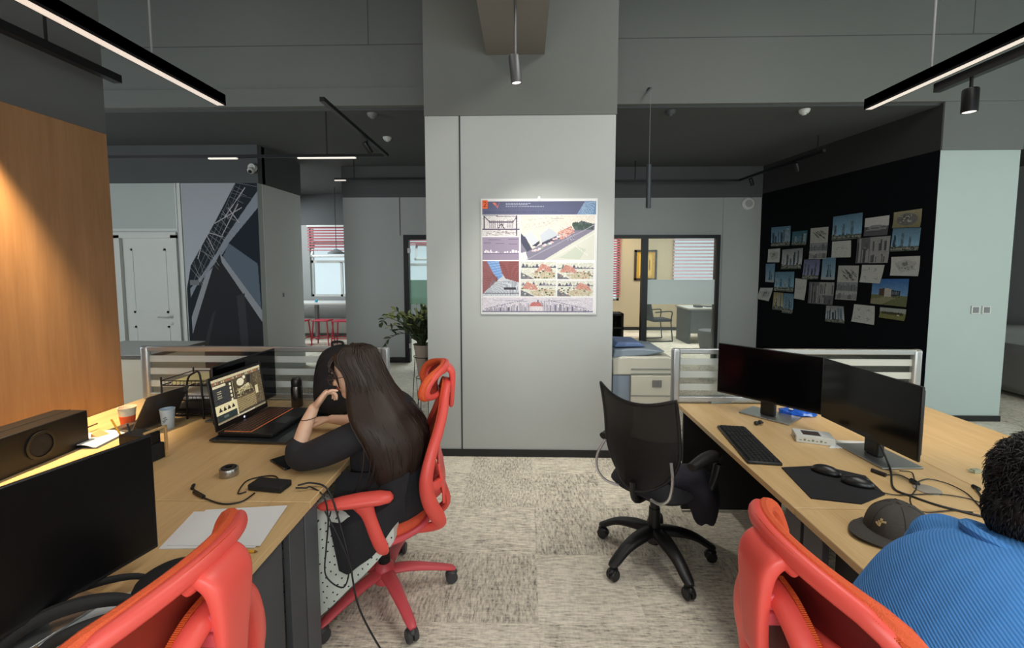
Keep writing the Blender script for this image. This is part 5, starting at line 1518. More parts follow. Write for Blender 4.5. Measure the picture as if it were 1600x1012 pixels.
# black soft bag with straps
p = at(285, 905, z=T + .05)
bg_ = thing('soft_bag', 'rounded black soft bag with curved straps lying on the near workbench', 'bag', (p.x - .0, p.y, T))
BG = mat('bag_black', (20, 18, 17), .75, var=.2, bump=.3, bscale=80)
rings = []
for z, k in ((.0, .75), (.012, .97), (.04, 1.0), (.065, .86), (.082, .55), (.088, .1)):
    rings.append([(k * .125 * math.cos(a), k * .10 * math.sin(a) * (1 + .05 * math.sin(3 * a)), z) for a in [2 * PI * s / 32 for s in range(32)]])
build('bag_body', loft(rings), BG, bg_, sub=1, sharp=180)
build('strap', tube([(-.08, .02, .03), (-.16, .015, .045), (-.25, -.045, .05), (-.31, -.12, .03), (-.33, -.16, .012)], [.008, .010, .012, .011, .006], 10, flat=.5, up=(0, 0, 1), k=5), BG, bg_)
build('strap', tube([(-.06, -.05, .02), (-.13, -.07, .045), (-.20, -.11, .055), (-.25, -.17, .05), (-.27, -.24, .02)], [.012, .018, .020, .018, .012], 10, flat=.6, up=(0, 0, 1), k=5), BG, bg_)
build('strap', tube([(-.03, -.08, .02), (-.09, -.13, .04), (-.15, -.19, .04), (-.17, -.26, .02)], [.012, .016, .016, .012], 10, flat=.6, up=(0, 0, 1), k=5), BG, bg_)
build('buckle', cbox((.118, -.02, .035), (.02, .035, .05), rz=R(20)), mat('glossy_black', (12, 12, 13), .15), bg_, bevel=.004)

# speaker box by the wall
t = thing('subwoofer', 'black loudspeaker box against the wood panel at the left edge', 'speaker', (-2.29, 1.9, T))
build('speaker_cabinet', box(-2.38, -2.21, 1.66, 2.167, T, T + .178), BLACKMET, t, world=True, bevel=.004)
build('woofer_ring', xf(lathe([(.052, 0), (.064, 0), (.064, .006), (.052, .006), (.052, 0)], 36), Matrix.Translation((.081, .04, .088)) @ Matrix.Rotation(PI / 2, 4, 'Y')), BLACK, t)
build('woofer_cone', xf(lathe([(0, .001), (.02, .006), (.05, .001), (0, .0005)], 32), Matrix.Translation((.081, .04, .088)) @ Matrix.Rotation(PI / 2, 4, 'Y')), BLACKM, t)
build('top_seam', box(-2.30, -2.296, 1.66, 2.167, T + .178, T + .1795), BLACKM, t, world=True)

# open notebook, correction pen, pen
p = at(128, 690, z=T)
t = thing('notebook', 'open notebook with curled pages right of the black loudspeaker', 'notebook', (p.x, p.y, T), R(8))
def page(s):
    return lambda u, v: (s * u * .14, (v - .5) * .20, .004 + .016 * math.sin(PI * min(1, u * 1.1)) * (1 if s > 0 else .6))
build('left_page', grid(page(-1), 10, 4, .003), PAPER, t); build('right_page', grid(page(1), 10, 4, .003), PAPER, t)
build('cover', box(-.15, .15, -.105, .105, 0, .003), DGREY, t)
p = at(118, 673, z=T + .02)
t = thing('marker_pen', 'white fat marker with a tan cap lying on the open notebook', 'pen', (p.x - .03, p.y, T + .036), R(12))
build('marker_body', cyl((-.04, 0, 0), .011, .08, 14, 'x'), WHITE, t); build('marker_cap', cyl((.04, 0, 0), .012, .02, 14, 'x'), mat('tan', (170, 140, 96), .5), t)
a = at(128, 671, z=T + .03); b = at(148, 663, z=T + .03)
single('ballpoint_pen', tube([tuple(a), tuple(b + (b - a) * .2)], .004, 8), mat('brown_pen', (70, 52, 40), .4), 'thin dark pen just behind the open notebook', 'pen')

# paper cup with an orange sleeve, small printed carton cup
p = at(200, 662, z=T)
t = thing('paper_cup', 'white paper cup with an orange sleeve near the wood panel', 'cup', (p.x, p.y, T))
build('cup_body', lathe([(0, 0), (.030, 0), (.043, .098), (.045, .10), (.041, .10), (.029, .004), (0, .004)], 30), mat('cup_cream', (220, 210, 188), .6), t)
build('cup_sleeve', lathe([(.0312, .002), (.0318, .002), (.0385, .052), (.0378, .052)], 30), mat('cup_orange', (226, 92, 44), .6), t)
p = at(263, 668, z=T)
t = thing('carton_cup', 'pale blue printed paper cup left of the file trays', 'cup', (p.x, p.y, T))
build('cup_body', lathe([(0, 0), (.028, 0), (.036, .108), (.038, .11), (.034, .11), (.026, .004), (0, .004)], 28), mat('cup_pale_blue', (176, 196, 214), .5, var=.12, scale=30), t)
build('cup_print', join(*[cbox((.0335 * math.sin(a), -.0335 * math.cos(a), .045 + .006 * i), (.010, .0015, .003), rz=a, ry=.5) for i, a in enumerate((.1, .3, .5, .2, .4))]), mat('ink_blue', (60, 76, 110), .6), t)

# side-on grey notebook computer
p = at(222, 672, z=T)
t = thing('laptop', 'thin grey laptop seen nearly edge-on behind the pen holder', 'laptop', (p.x, p.y, T), R(172))
build('keyboard_base', box(.0, .16, -.20, .06, .0, .014), mat('laptop_grey', (96, 92, 88), .35, metal=.5), t, bevel=.003)
build('keys', keyrows(.03, .10, -.18, .04, 5, 12, .0142), BLACK, t)
build('lid', xf(box(-.004, .002, -.20, .06, 0, .225), Matrix.Translation((0, 0, .012)) @ Matrix.Rotation(R(-30), 4, 'Y')), mat('laptop_lid', (70, 66, 66), .3, metal=.4), t, bevel=.002)

# file trays
FT = thing('file_tray', 'three tier black wire file tray with papers beside the left monitor', 'file tray', (-1.97, 2.68, T))
g = []
for i, z in enumerate((.02, .11, .20)):
    x0, x1, y0, y1 = -.17, .15, -.13, .13
    g += [tube([(x0, y0, z), (x1, y0, z), (x1, y1, z), (x0, y1, z)], .004, 6, closed=True), tube([(x0, y0, z + .028), (x1, y0, z + .028), (x1, y1, z + .028), (x0, y1, z + .028)], .003, 6, closed=True)]
    for k in range(15):
        x = x0 + (x1 - x0) * k / 14; g.append(tube([(x, y0, z + .028), (x, y0, z), (x, y1, z)], .0015, 5))
build('wire_trays', join(*g), BLACKMET, FT)
build('side_hoop', join(*[tube([(x, -.135, 0), (x + .01, -.135, .22), (x + .05, -.135, .275), (x + .09, -.135, .26), (x + .10, -.135, 0)], .0055, 8, k=4) for x in (-.02,)], tube([(.15, .13, 0), (.15, .13, .25)], .005, 8), tube([(-.17, .13, 0), (-.17, .13, .25)], .005, 8), tube([(-.17, -.13, 0), (-.17, -.13, .25)], .005, 8), tube([(.15, -.13, 0), (.15, -.13, .25)], .005, 8)), BLACKMET, FT)
single('folder_stack', box(-2.12, -1.84, 2.57, 2.79, T + .026, T + .06), mat('folder_black', (26, 26, 30), .5), 'dark folders in the bottom level of the wire file tray', 'folder', bevel=.004)
single('paper_stack', box(-2.12, -1.84, 2.57, 2.79, T + .116, T + .14), PAPER, 'white papers in the middle level of the wire file tray', 'paper')
single('paper_stack', xf(box(-.13, .13, -.10, .10, 0, .02), Matrix.Translation((-1.97, 2.68, T + .206)) @ Matrix.Rotation(R(-4), 4, 'Y')), mat('yellowish_paper', (206, 200, 150), .8), 'yellowish papers on the top level of the wire file tray', 'paper')

# pen holder of black mesh and wood, pencils, wooden block
p = at(222, 722, z=T)
ph = thing('pen_holder', 'black desk organiser with a light wooden frame behind the dark monitor', 'organiser', (p.x, p.y, T), R(-10))
build('drawer_box', box(-.12, .05, -.06, .07, 0, .075), BLACKM, ph, bevel=.003)
build('top_box', box(-.10, .035, -.02, .065, .075, .13), BLACKMET, ph, bevel=.003)
build('wooden_frame', join(box(.052, .062, .066, .078, 0, .155), box(.052, .062, -.03, .078, .145, .155)), MATS['light_wood'], ph, bevel=.002)
build('drawer_handle', cbox((.064, -.03, .04), (.012, .03, .014)), SILVER, ph, bevel=.005)
for i, (px, py, qx, qy, m, lb) in enumerate(((190, 682, 174, 655, mat('pencil_yellow', (226, 164, 40)), 'yellow pencil leaning out of the organiser'), (203, 676, 199, 662, BLACK, 'black pen standing in the organiser'))):
    a = at(px, py, y=p.y + .02); b = at(qx, qy, y=p.y + .03)
    single('pencil', tube([tuple(a + (a - b) * .25), tuple(b)], .004, 6), m, lb, 'pencil')
p = at(160, 686, z=T)
single('wooden_block', prism([(-.03, 0), (.05, 0), (-.03, .04)], -.03, .03, 'xz'), mat('pale_orange_wood', (206, 150, 104), .6), 'small wedge of pale orange wood behind the dark monitor', 'block', loc=(0, 0, 0)).location = (p.x, p.y, T)

# ================================================================ things on the right desk
kb = thing('keyboard', 'long black keyboard along the aisle edge of the right desk', 'keyboard', (1.133, 2.243, T), math.atan2(.494, .062))
build('keyboard_body', box(-.235, .235, -.075, .075, 0, .014), BLACK, kb, bevel=.005)
build('keys', join(keyrows(-.225, .07, -.062, .062, 14, 6, .0142, .005, .16), keyrows(.078, .128, -.062, .062, 3, 6, .0142, .005, .16), keyrows(.136, .226, -.062, .062, 4, 6, .0142, .005, .16)), mat('key_dark', (34, 34, 36), .5), kb)
kw = [at(a, b, z=T) for a, b in ((1221, 731), (1282, 728), (1352, 744), (1383, 773), (1346, 788), (1267, 779))]
poly = [(v.x, v.y) for v in kw]
single('mouse_pad', prism(poly, T, T + .004), mat('mousepad_black', (24, 24, 27), .9, bump=.2, bscale=400), 'black mouse pad on the right desk between keyboard and cap', 'mouse pad')
for (px, py, rz, lb) in ((1291, 737, -42, 'black mouse at the far end of the mouse pad'), (1340, 755, -30, 'black vertical mouse at the near end of the mouse pad')):
    p = at(px, py, z=T + .01)
    t = thing('computer_mouse', lb, 'mouse', (p.x, p.y, T + .004), R(rz))
    rings = [[(k * .058 * math.cos(a) + .0, k * .033 * math.sin(a), z) for a in [2 * PI * s / 24 for s in range(24)]] for z, k in ((0, .95), (.006, 1.0), (.018, .93), (.028, .72), (.034, .4), (.036, .05))]
    build('mouse_body', loft(rings), mat('mouse_black', (28, 28, 30), .35), t, sub=1, sharp=180)
    build('scroll_wheel', cyl((.03, -.003, .024), .008, .006, 12, 'y'), MGREY, t)
# cap
p = at(1402, 836, z=T)
cp = thing('baseball_cap', 'charcoal baseball cap with a small pale emblem lying on the right desk', 'cap', (p.x, p.y, T), R(188))
CAPM = mat('cap_charcoal', (66, 62, 58), .95, var=.15, scale=40, bump=.4, bscale=250)
def dome(u, v):
    a = 2 * PI * u; e = v * PI / 2
    r = math.cos(e) ** .75
    return (.102 * r * math.cos(a) * (1 + .02 * math.sin(2 * a)), .088 * r * math.sin(a), .004 + .108 * math.sin(e) ** .9 + .006 * math.cos(3 * a) * math.cos(e))
rings = [[dome(s / 36, v / 12) for s in range(36)] for v in range(0, 12)] + [[dome(s / 36, .995) for s in range(36)]]
build('crown', loft(rings), CAPM, cp, sharp=180)
build('brim', grid(lambda u, v: ((.085 + v * .075 * math.sin(PI * (.12 + .76 * u))) * 1.0 + (-.04 * abs(2 * u - 1) ** 2) + (.0), (u - .5) * .175 * (1 + .12 * v), .018 + .012 * (1 - (2 * u - 1) ** 2) - .016 * v), 16, 6, .004), CAPM, cp)
build('top_button', ell((0, 0, .113), (.008, .008, .005), 12, 6), CAPM, cp)
build('eyelet', join(*[ell((.062 * math.cos(a), .055 * math.sin(a), .086), (.005, .005, .004), 8, 6) for a in (.7, 1.9, -.7, -1.9, 3.1)]), BLACKM, cp)
build('emblem', xf(join(cbox((0, 0, .008), (.003, .006, .026)), cbox((0, .004, .012), (.003, .022, .006), rx=.4), cbox((0, -.006, .0), (.003, .012, .005), rx=-.6)), Matrix.Translation((.094, .022, .058)) @ Matrix.Rotation(R(-24), 4, 'Y') @ Matrix.Rotation(R(12), 4, 'Z')), mat('emblem_tan', (190, 168, 120), .7), cp)
build('seams', join(*[tube([tuple(Vector(dome(a / (2 * PI), v / 10)) * 1.004) for v in range(0, 10)], .0012, 5) for a in (0, PI / 3, 2 * PI / 3, PI, 4 * PI / 3, 5 * PI / 3)]), mat('seam_dark', (44, 42, 40), .9), cp)
# white box
p = at(1272, 690, z=T)
t = thing('white_box', 'small flat white box with a dark printed window between the two monitors', 'box', (p.x + .005, p.y + .02, T), R(-20))
build('box_body', box(-.085, .085, -.055, .055, 0, .036), WHITE, t, bevel=.002)
build('printed_window', box(-.05, .03, -.03, .035, .0355, .0366), mat('window_brown', (52, 34, 32), .4), t)
build('side_print', join(*[box(-.07 + .018 * i, -.06 + .018 * i, -.0556, -.0548, .012, .012 + .005 * (1 + i % 2)) for i in range(7)], box(-.0856, -.0848, -.03, .0, .01, .022)), mat('ink_green_grey', (120, 130, 110), .6), t)
# blue crumpled packet
p = at(1250, 648, z=T + .01)
rg = random.Random(6); rings = []
for z, k in ((0, .8), (.008, 1), (.025, .92), (.036, .6), (.04, .1)):
    rings.append([(k * .105 * math.cos(a) * (1 + rg.uniform(-.1, .1)), k * .045 * math.sin(a) * (1 + rg.uniform(-.2, .2)), z + rg.uniform(-.004, .006) * (z > 0)) for a in [2 * PI * s / 22 for s in range(22)]])
t = thing('plastic_packet', 'crumpled shiny blue packet behind the left monitor stand', 'packet', (p.x, p.y + .03, T), R(-15))
build('packet_film', loft(rings), mat('packet_blue', (36, 92, 200), .15, var=.5, scale=25, coat=.5), t, sharp=20)
build('packet_emblem', xf(cyl((0, 0, 0), .013, .003, 14), Matrix.Translation((-.04, -.02, .037))), WHITE, t)
# little clip lamp / dongle
p = at(1185, 664, z=T)
t = thing('cable_clip', 'small black cable clip beside the keyboard', 'clip', (p.x, p.y, T))
build('clip_body', join(ell((-.012, 0, .012), (.014, .012, .012), 14, 8), ell((.014, .008, .016), (.012, .016, .010), 14, 8), tube([(-.01, 0, .01), (.03, .01, .012)], .006, 8)), BLACK, t)
# acrylic tray
p = at(1112, 622, z=T)
AC = see_through('acrylic', (214, 224, 224), .35, .1, (.95, .98, .98))
g = join(box(-.075, .075, -.05, .05, 0, .003), box(-.075, .075, -.05, -.047, 0, .028), box(-.075, .075, .047, .05, 0, .028), box(-.075, -.072, -.05, .05, 0, .028), box(.072, .075, -.05, .05, 0, .028))
single('acrylic_tray', xf(g, Matrix.Translation((p.x + .01, p.y - .06, T)) @ Matrix.Rotation(R(12), 4, 'Z')), AC, 'clear acrylic tray on the corner of the right desk by the partition', 'tray')
single('acrylic_tray', xf(box(-.06, .06, -.04, .04, 0, .012), Matrix.Translation((p.x - .05, p.y - .03, T)) @ Matrix.Rotation(R(-8), 4, 'Z')), AC, 'flat clear plastic sleeve beside the acrylic tray', 'sleeve')
# grommet and cables on the near right desk
p = at(1449, 765, z=T)
single('cable_grommet', lathe([(0, 0), (.045, 0), (.045, .003), (.04, .005), (0, .005)], 32, (p.x, p.y, T)), mat('grommet_grey', (150, 144, 132), .5), 'round grey cable grommet set in the right desk', 'grommet')
z = T + .004
cable('monitor_cable', [(1.66, 2.08, T + .09), tuple(at(1391, 733, z=z)), tuple(at(1396, 762, z=z)), tuple(at(1425, 775, z=z)), tuple(at(1462, 788, z=z)), tuple(at(1500, 798, z=z)), tuple(at(1532, 806, z=z)), tuple(at(1560, 812, z=z))], .0042, BLACK, 'thick black cable running from the right monitor across the near desk')
cable('mouse_cable', [d3(1352, 758), d3(1376, 768), d3(1400, 773), d3(1430, 772), d3(1470, 772), d3(1510, 778), d3(1545, 790)], .0022, BLACK, 'thin black mouse cable crossing the near right desk')
cable('loop_cable', [d3(1378, 742), d3(1405, 742), d3(1425, 752), d3(1432, 762), d3(1422, 778), d3(1428, 792), d3(1448, 800), d3(1490, 797), d3(1520, 800)], .0022, BLACK, 'thin black cable making a loop around the desk grommet', extra=[tube([d3(1362, 734, T + .008), d3(1384, 742, T + .008)], .009, 10)])
cable('desk_cable', [d3(1405, 735), d3(1425, 738), d3(1431, 752), d3(1450, 748), d3(1480, 755), d3(1510, 770), d3(1530, 790), d3(1545, 800)], .0022, BLACK, 'thin black cable arching above the grommet on the near right desk', extra=[tube([d3(1424, 750, T + .01), d3(1434, 756, T + .01)], .010, 10)])
cable('short_plug_cable', [d3(1524, 762, T + .01), d3(1532, 774), d3(1540, 790), d3(1542, 806)], .0040, BLACK, 'short dark cable with a plug near the head of the person in blue', extra=[tube([d3(1520, 759, T + .008), d3(1530, 764, T + .008)], .008, 10)])
p = at(1524, 738, z=T)
single('power_plug', join(cbox((p.x, p.y, T + .008), (.035, .02, .015), rz=.2), tube([(p.x + .017, p.y, T + .008), (p.x + .06, p.y - .012, T + .006)], .003, 6), tube([(p.x - .017, p.y + .004, T + .01), (p.x - .034, p.y + .004, T + .01)], .0022, 6), tube([(p.x - .017, p.y - .005, T + .01), (p.x - .034, p.y - .005, T + .01)], .0022, 6)), mat('plug_green_grey', (150, 156, 136), .5), 'small grey green plug on the desk near the head of the person in blue', 'plug')
# note taped behind
sheet('paper_slip', ((1296, 700), (1304, 688), (1352, 690), (1340, 700)), T, 'white paper slip tucked behind the base of the right monitor', None)

# ================================================================ people
def blob(pts, k=4, seg=14, flat=1.0, up=None):
    """limb: pts = (x,y,z,r) joined to a smooth closed tube with rounded ends"""
    p = [q[:3] for q in pts]; r = [q[3] for q in pts]
    g = tube(p, r, seg, flat=flat, up=up, k=k)
    return join(g, ell(p[0], (r[0] * (1 if flat == 1 else flat),) * 3, 12, 8), ell(p[-1], (r[-1] * (1 if flat == 1 else flat),) * 3, 12, 8))


def hand(W, d, n, side, curls, thumb, scale=.92):
    """W wrist, d direction to the knuckles, n back of the hand, side +-1 side of the thumb"""
    W = Vector(W); d = Vector(d).normalized(); n = Vector(n); n = (n - d * n.dot(d)).normalized(); l = d.cross(n) * side
    s = scale; gs = []
    rings = []
    for t, w, th in ((-.01, .024, .019), (.01, .026, .018), (.03, .034, .017), (.055, .039, .016), (.078, .040, .0145), (.090, .036, .011)):
        c = W + d * t * s
        rings.append([c + l * w * s * math.cos(a) + n * th * s * math.sin(a) for a in [2 * PI * k / 18 for k in range(18)]])
    gs.append(loft(rings))
    for i, (off, L) in enumerate(((.028, .070), (.0095, .078), (-.0095, .073), (-.028, .058))):
        p = W + d * (.080 - .004 * abs(i - 1)) * s + l * off * s - n * .002
        dd = d.copy(); pts = [(*(p - dd * .012), .0095 * s), (*p, .0095 * s)]; A_ = 0
        for j, (f, r) in enumerate(((.46, .0090), (.29, .0082), (.25, .0068))):
            A_ += R(curls[i][j]); dd = d * math.cos(A_) - n * math.sin(A_)
            p = p + dd * L * f * s; pts.append((*p, r * s))
        gs.append(blob(pts, k=3, seg=10))
    p = W + d * .018 * s + l * .022 * s
    pts = [(*p, .014 * s)]
    for (a, b, c), L, r in zip(thumb, (.040, .032, .026), (.0125, .0105, .0082)):
        dd = (d * a + l * b + n * c).normalized(); p = p + dd * L * s; pts.append((*p, r * s))
    gs.append(blob(pts, k=3, seg=10))
    return join(*gs)


# ---------------------------------------------------------------- the woman
wm = thing('person', 'woman with long dark hair, black top and dotted white skirt leaning on one elbow', 'person', (-.66, 2.11, 0))
YC = 2.11
hf = Vector((-math.cos(R(16)), 0.0, -math.sin(R(16)))); hu = Vector((-math.sin(R(16)), 0, math.cos(R(16)))); hl = Vector((0, -1, 0))
HC = Vector((-.800, 2.075, 1.142))
def H(f, s, u):
    return HC + hf * f + hl * s + hu * u
HR = Matrix((hf, hl, hu)).transposed()
head = [ell(H(-.012, 0, .028), (.098, .077, .092), 28, 16, HR), ell(H(.028, 0, -.022), (.070, .063, .082), 24, 14, HR), ell(H(.047, 0, -.082), (.042, .043, .036), 20, 12, HR), ell(H(.0, 0, -.05), (.062, .058, .045), 20, 12, HR),
        ell(H(.080, .030, -.018), (.020, .022, .018), 14, 8, HR), ell(H(.080, -.030, -.018), (.020, .022, .018), 14, 8, HR), ell(H(.082, 0, .030), (.018, .045, .016), 14, 8, HR),
        blob([(*H(.088, 0, .012), .007), (*H(.102, 0, -.012), .009), (*H(.110, 0, -.026), .011)], 3, 10), ell(H(.098, .010, -.030), (.009, .007, .006), 10, 6, HR), ell(H(.098, -.010, -.030), (.009, .007, .006), 10, 6, HR),
        ell(H(-.005, .076, -.012), (.016, .007, .026), 14, 8, HR), ell(H(-.005, -.076, -.012), (.016, .007, .026), 14, 8, HR)]
torso = tube([(-.60, YC, .44), (-.585, YC, .50), (-.575, YC, .60), (-.59, YC, .71), (-.615, YC, .82), (-.645, YC, .91), (-.675, YC, .965), (-.705, YC - .01, 1.00), (-.735, YC - .02, 1.04), (-.775, YC - .03, 1.10)],
             [.12, .165, .150, .130, .145, .155, .125, .062, .050, .048], 20, flat=.66, up=(0, 1, 0), k=4)
nearA = blob([(-.655, 1.965, .935, .052), (-.74, 1.93, .89, .046), (-.87, 1.915, .83, .042), (-.985, 1.915, .782, .038), (-1.005, 1.915, .790, .036), (-1.0, 1.925, .84, .036), (-.978, 1.945, .93, .031), (-.950, 1.965, 1.003, .0235)], 4)
farA = blob([(-.655, 2.255, .935, .052), (-.70, 2.30, .88, .046), (-.78, 2.345, .82, .041), (-.83, 2.36, .80, .038), (-.93, 2.37, .800, .034), (-1.05, 2.375, .808, .024)], 4)
legs = []
for yy in (2.015, 2.215):
    legs.append(blob([(-.62, yy, .505, .088), (-.80, yy, .525, .080), (-1.0, yy, .535, .066), (-1.08, yy, .525, .058), (-1.085, yy, .44, .056), (-1.07, yy, .28, .050), (-1.05, yy, .12, .034), (-1.06, yy, .06, .035), (-1.18, yy, .04, .028)], 4))
hn = hand((-.942, 1.968, 1.012), (.60, .08, .80), (-.74, -.20, .64), 1, [(12, 28, 22), (42, 58, 40), (50, 62, 44), (55, 62, 44)], [(.75, .55, .05), (.98, .12, .05), (.98, .0, -.1)])
hfar = hand((-1.065, 2.375, .806), (-1, .05, -.06), (0, 0, 1), -1, [(12, 22, 18), (14, 24, 20), (14, 26, 20), (16, 26, 20)], [(.6, .8, -.2), (.9, .4, -.3), (.95, .2, -.2)])
build('body', join(torso, nearA, farA, *legs, *head, hn, hfar), SKIN, wm, world=True, remesh=.0042, smooth_it=3)
for s in (1, -1):
    build('eye', ell(H(.078, s * .031, .006), (.012, .013, .008), 14, 8, HR), mat('eye_dark', (36, 26, 24), .2), wm, world=True)
    build('eyebrow', tube([H(.089, s * .016, .024), H(.090, s * .032, .029), H(.078, s * .050, .022)], .003, 6, k=3), HAIRB, wm, world=True)
build('lips', ell(H(.098, 0, -.052), (.010, .022, .007), 16, 8, HR), mat('lips', (176, 92, 88), .4), wm, world=True)
gm = []
for s in (1, -1):
    c = H(.106, s * .034, .000)
    gm.append(tube([c + hl * .026 * math.cos(a) + hu * .023 * math.sin(a) for a in [2 * PI * k / 24 for k in range(24)]], .0016, 6, closed=True))
    gm.append(tube([H(.104, s * .060, .006), H(.05, s * .074, .004), H(.0, s * .079, .0)], .0015, 6))
gm.append(tube([H(.107, .009, .004), H(.110, 0, .007), H(.107, -.009, .004)], .0015, 6, k=3))
build('glasses', join(*gm), mat('glasses_frame', (120, 96, 92), .25, metal=.7), wm, world=True)
build('bracelet', tube([Vector((-.968, 1.95, .962)) + Vector((.031 * math.cos(a), .029 * math.sin(a), .004 * math.cos(a))) for a in [2 * PI * k / 24 for k in range(24)]], .0016, 6, closed=True), mat('dark_cord', (60, 30, 24), .6), wm, world=True)

# black top with half sleeves and a long open hem
TW = tube([(-.60, YC, .46), (-.58, YC, .54), (-.572, YC, .62), (-.587, YC, .72), (-.612, YC, .82), (-.642, YC, .915), (-.668, YC, .970), (-.69, YC, .995)],
          [.190, .196, .180, .162, .172, .182, .150, .09], 24, flat=.70, up=(0, 1, 0), k=4)
slN = blob([(-.655, 2.000, .930, .060), (-.73, 1.950, .895, .068), (-.85, 1.912, .842, .071), (-.965, 1.905, .80, .060), (-1.005, 1.912, .800, .050), (-1.008, 1.918, .835, .050)], 4)
slF = blob([(-.65, 2.255, .935, .066), (-.70, 2.30, .88, .062), (-.77, 2.34, .83, .058), (-.83, 2.36, .812, .052)], 4)
chest = blob([(-.66, 2.04, .86, .12), (-.70, 2.04, .80, .11), (-.715, 2.05, .70, .10), (-.68, 2.06, .60, .11)], 4)
build('black_top', join(TW, slN, slF, chest), TOP, wm, world=True, remesh=.007, smooth_it=4)
def tail(u, v):
    # side panel of the open top falling over the thigh and seat edge
    x = -.840 + u * .33 + v * .06 * (1 - u)
    zb = .325 + .26 * abs(u - .14) ** 1.1 * 1.1 + .012 * math.sin(9 * u)
    z = .72 * (1 - v) + zb * v
    ys = 1.818 + .2127 * (x + .637)
    y = 1.935 + (ys - 1.935) * min(1, v * 2.2) + .004 * math.sin(14 * u + 3 * v)
    return (x, y, z)
build('top_hem', grid(tail, 26, 20, .006), TOP, wm, world=True)

# dotted skirt over lap and legs
SK = bpy.data.materials.new('dotted_cloth'); SK.use_nodes = True
n_ = SK.node_tree.nodes; l_ = SK.node_tree.links; b_ = n_['Principled BSDF']; b_.inputs['Roughness'].default_value = .85
tc_ = n_.new('ShaderNodeTexCoord'); sp_ = n_.new('ShaderNodeSeparateXYZ'); l_.new(tc_.outputs['Object'], sp_.inputs[0])
sb_ = n_.new('ShaderNodeMath'); sb_.operation = 'SUBTRACT'; l_.new(sp_.outputs['Z'], sb_.inputs[0]); l_.new(sp_.outputs['Y'], sb_.inputs[1])
cb_ = n_.new('ShaderNodeCombineXYZ'); l_.new(sp_.outputs['X'], cb_.inputs[0]); l_.new(sb_.outputs[0], cb_.inputs[1])
rt_ = n_.new('ShaderNodeMapping'); rt_.inputs['Rotation'].default_value = (0, 0, .7); l_.new(cb_.outputs[0], rt_.inputs[0])
vo_ = n_.new('ShaderNodeTexVoronoi'); vo_.voronoi_dimensions = '2D'; vo_.inputs['Scale'].default_value = 34; vo_.inputs['Randomness'].default_value = .3; l_.new(rt_.outputs[0], vo_.inputs['Vector'])
lt_ = n_.new('ShaderNodeMath'); lt_.operation = 'LESS_THAN'; lt_.inputs[1].default_value = .125; l_.new(vo_.outputs['Distance'], lt_.inputs[0])
mx_ = n_.new('ShaderNodeMix'); mx_.data_type = 'RGBA'; mx_.inputs['A'].default_value = (*lin((206, 212, 204)), 1); mx_.inputs['B'].default_value = (*lin((36, 38, 48)), 1)
l_.new(lt_.outputs[0], mx_.inputs['Factor']); l_.new(mx_.outputs['Result'], b_.inputs['Base Color'])
rings = []
for i in range(26):
    u = i / 25; x = -.56 - u * .60
    hem = .455 - .33 * min(1, u * 1.75) ** .9; top = .605 - .02 * math.cos(u * 6) - .03 * max(0, u - .85) / .15
    y0 = 1.832 + .2127 * (max(x, -1.0) + .637); y1 = 2.40
    ring = []
    N_ = 56
    for k in range(N_):
        t_ = k / N_
        if t_ < .36:     # near side, upwards
            f = t_ / .36; z = hem + (top - .05 - hem) * f; y = y0 - .008 * (1 - f) + .006 * math.sin(26 * u + 3 * f) * (1 - f * .5)
        elif t_ < .64:   # over the lap
            f = (t_ - .36) / .28; a = PI * f; y = (y0 + y1) / 2 - (y1 - y0) / 2 * math.cos(a); z = top - .05 + .055 * abs(math.sin(a)) ** .5 - .02 * math.exp(-((f - .5) / .12) ** 2) + .004 * math.sin(30 * u)
        else:
            f = 1 - (t_ - .64) / .36; z = hem + (top - .05 - hem) * f; y = y1 + .03 * (1 - f) + .010 * math.sin(26 * u + 1 + 3 * f)
        ring.append((x, y, z))
    rings.append(ring)
build('dotted_skirt', loft(rings), SK, wm, world=True, sharp=60)
for yy in (2.015, 2.215):
    build('shoe', join(ell((-1.13, yy, .04), (.125, .048, .04), 20, 10), ell((-1.06, yy, .065), (.055, .046, .05), 16, 8)), BLACKM, wm, world=True)

# hair: a shell with many strands following it
LV = [(1.268, -.815, -.760, .024), (1.252, -.850, -.712, .058), (1.215, -.868, -.688, .080), (1.150, -.818, -.664, .091), (1.085, -.800, -.632, .102), (1.020, -.778, -.585, .155), (.95, -.740, -.520, .200), (.86, -.680, -.472, .216), (.76, -.650, -.478, .205), (.68, -.645, -.500, .185), (.600, -.625, -.522, .160)]
LS = smooth_path(LV, 6)
def hairpt(t, v, off=0.0):
    k = v * (len(LS) - 1); i = min(int(k), len(LS) - 2); f = k - i
    z, xs, xb, ry = [LS[i][j] * (1 - f) + LS[i + 1][j] * f for j in range(4)]
    yc = 2.075 + .02 * v
    sx, sy = (xb - xs), ry
    x = xs + (sx + off) * max(0, math.sin(PI * t)) ** .8 - (off * .3 if t < .1 or t > .9 else 0); y = yc - (ry + off) * math.cos(PI * t)
    wv = .006 * math.sin(t * 40 + v * 7) * v
    return Vector((x + wv, y, z + off * (1 - v) * .8 if v < .15 else z))
hs = build('hair', grid(lambda u, v: hairpt(u, v), 44, 44, -.010), HAIRB, wm, world=True, sharp=180)
rg = random.Random(21); st = []
for i in range(620):
    t0 = rg.random(); ln = rg.uniform(.80, 1.03); dr = rg.uniform(-.05, .05); off = rg.uniform(.001, .009)
    n = 16; pts = []; rad = []
    for k in range(n + 1):
        v = k / n * ln
        vv = min(v, 1.0)
        p = hairpt(min(1, max(0, t0 + dr * vv)), vv, off + .003 * math.sin(k * .9 + i))
        if v > 1: p.z -= (v - 1) * .9
        pts.append(p); rad.append(.0036 * (1 - (k / n) ** 2 * .7))
    st.append(tube(pts, rad, 4))
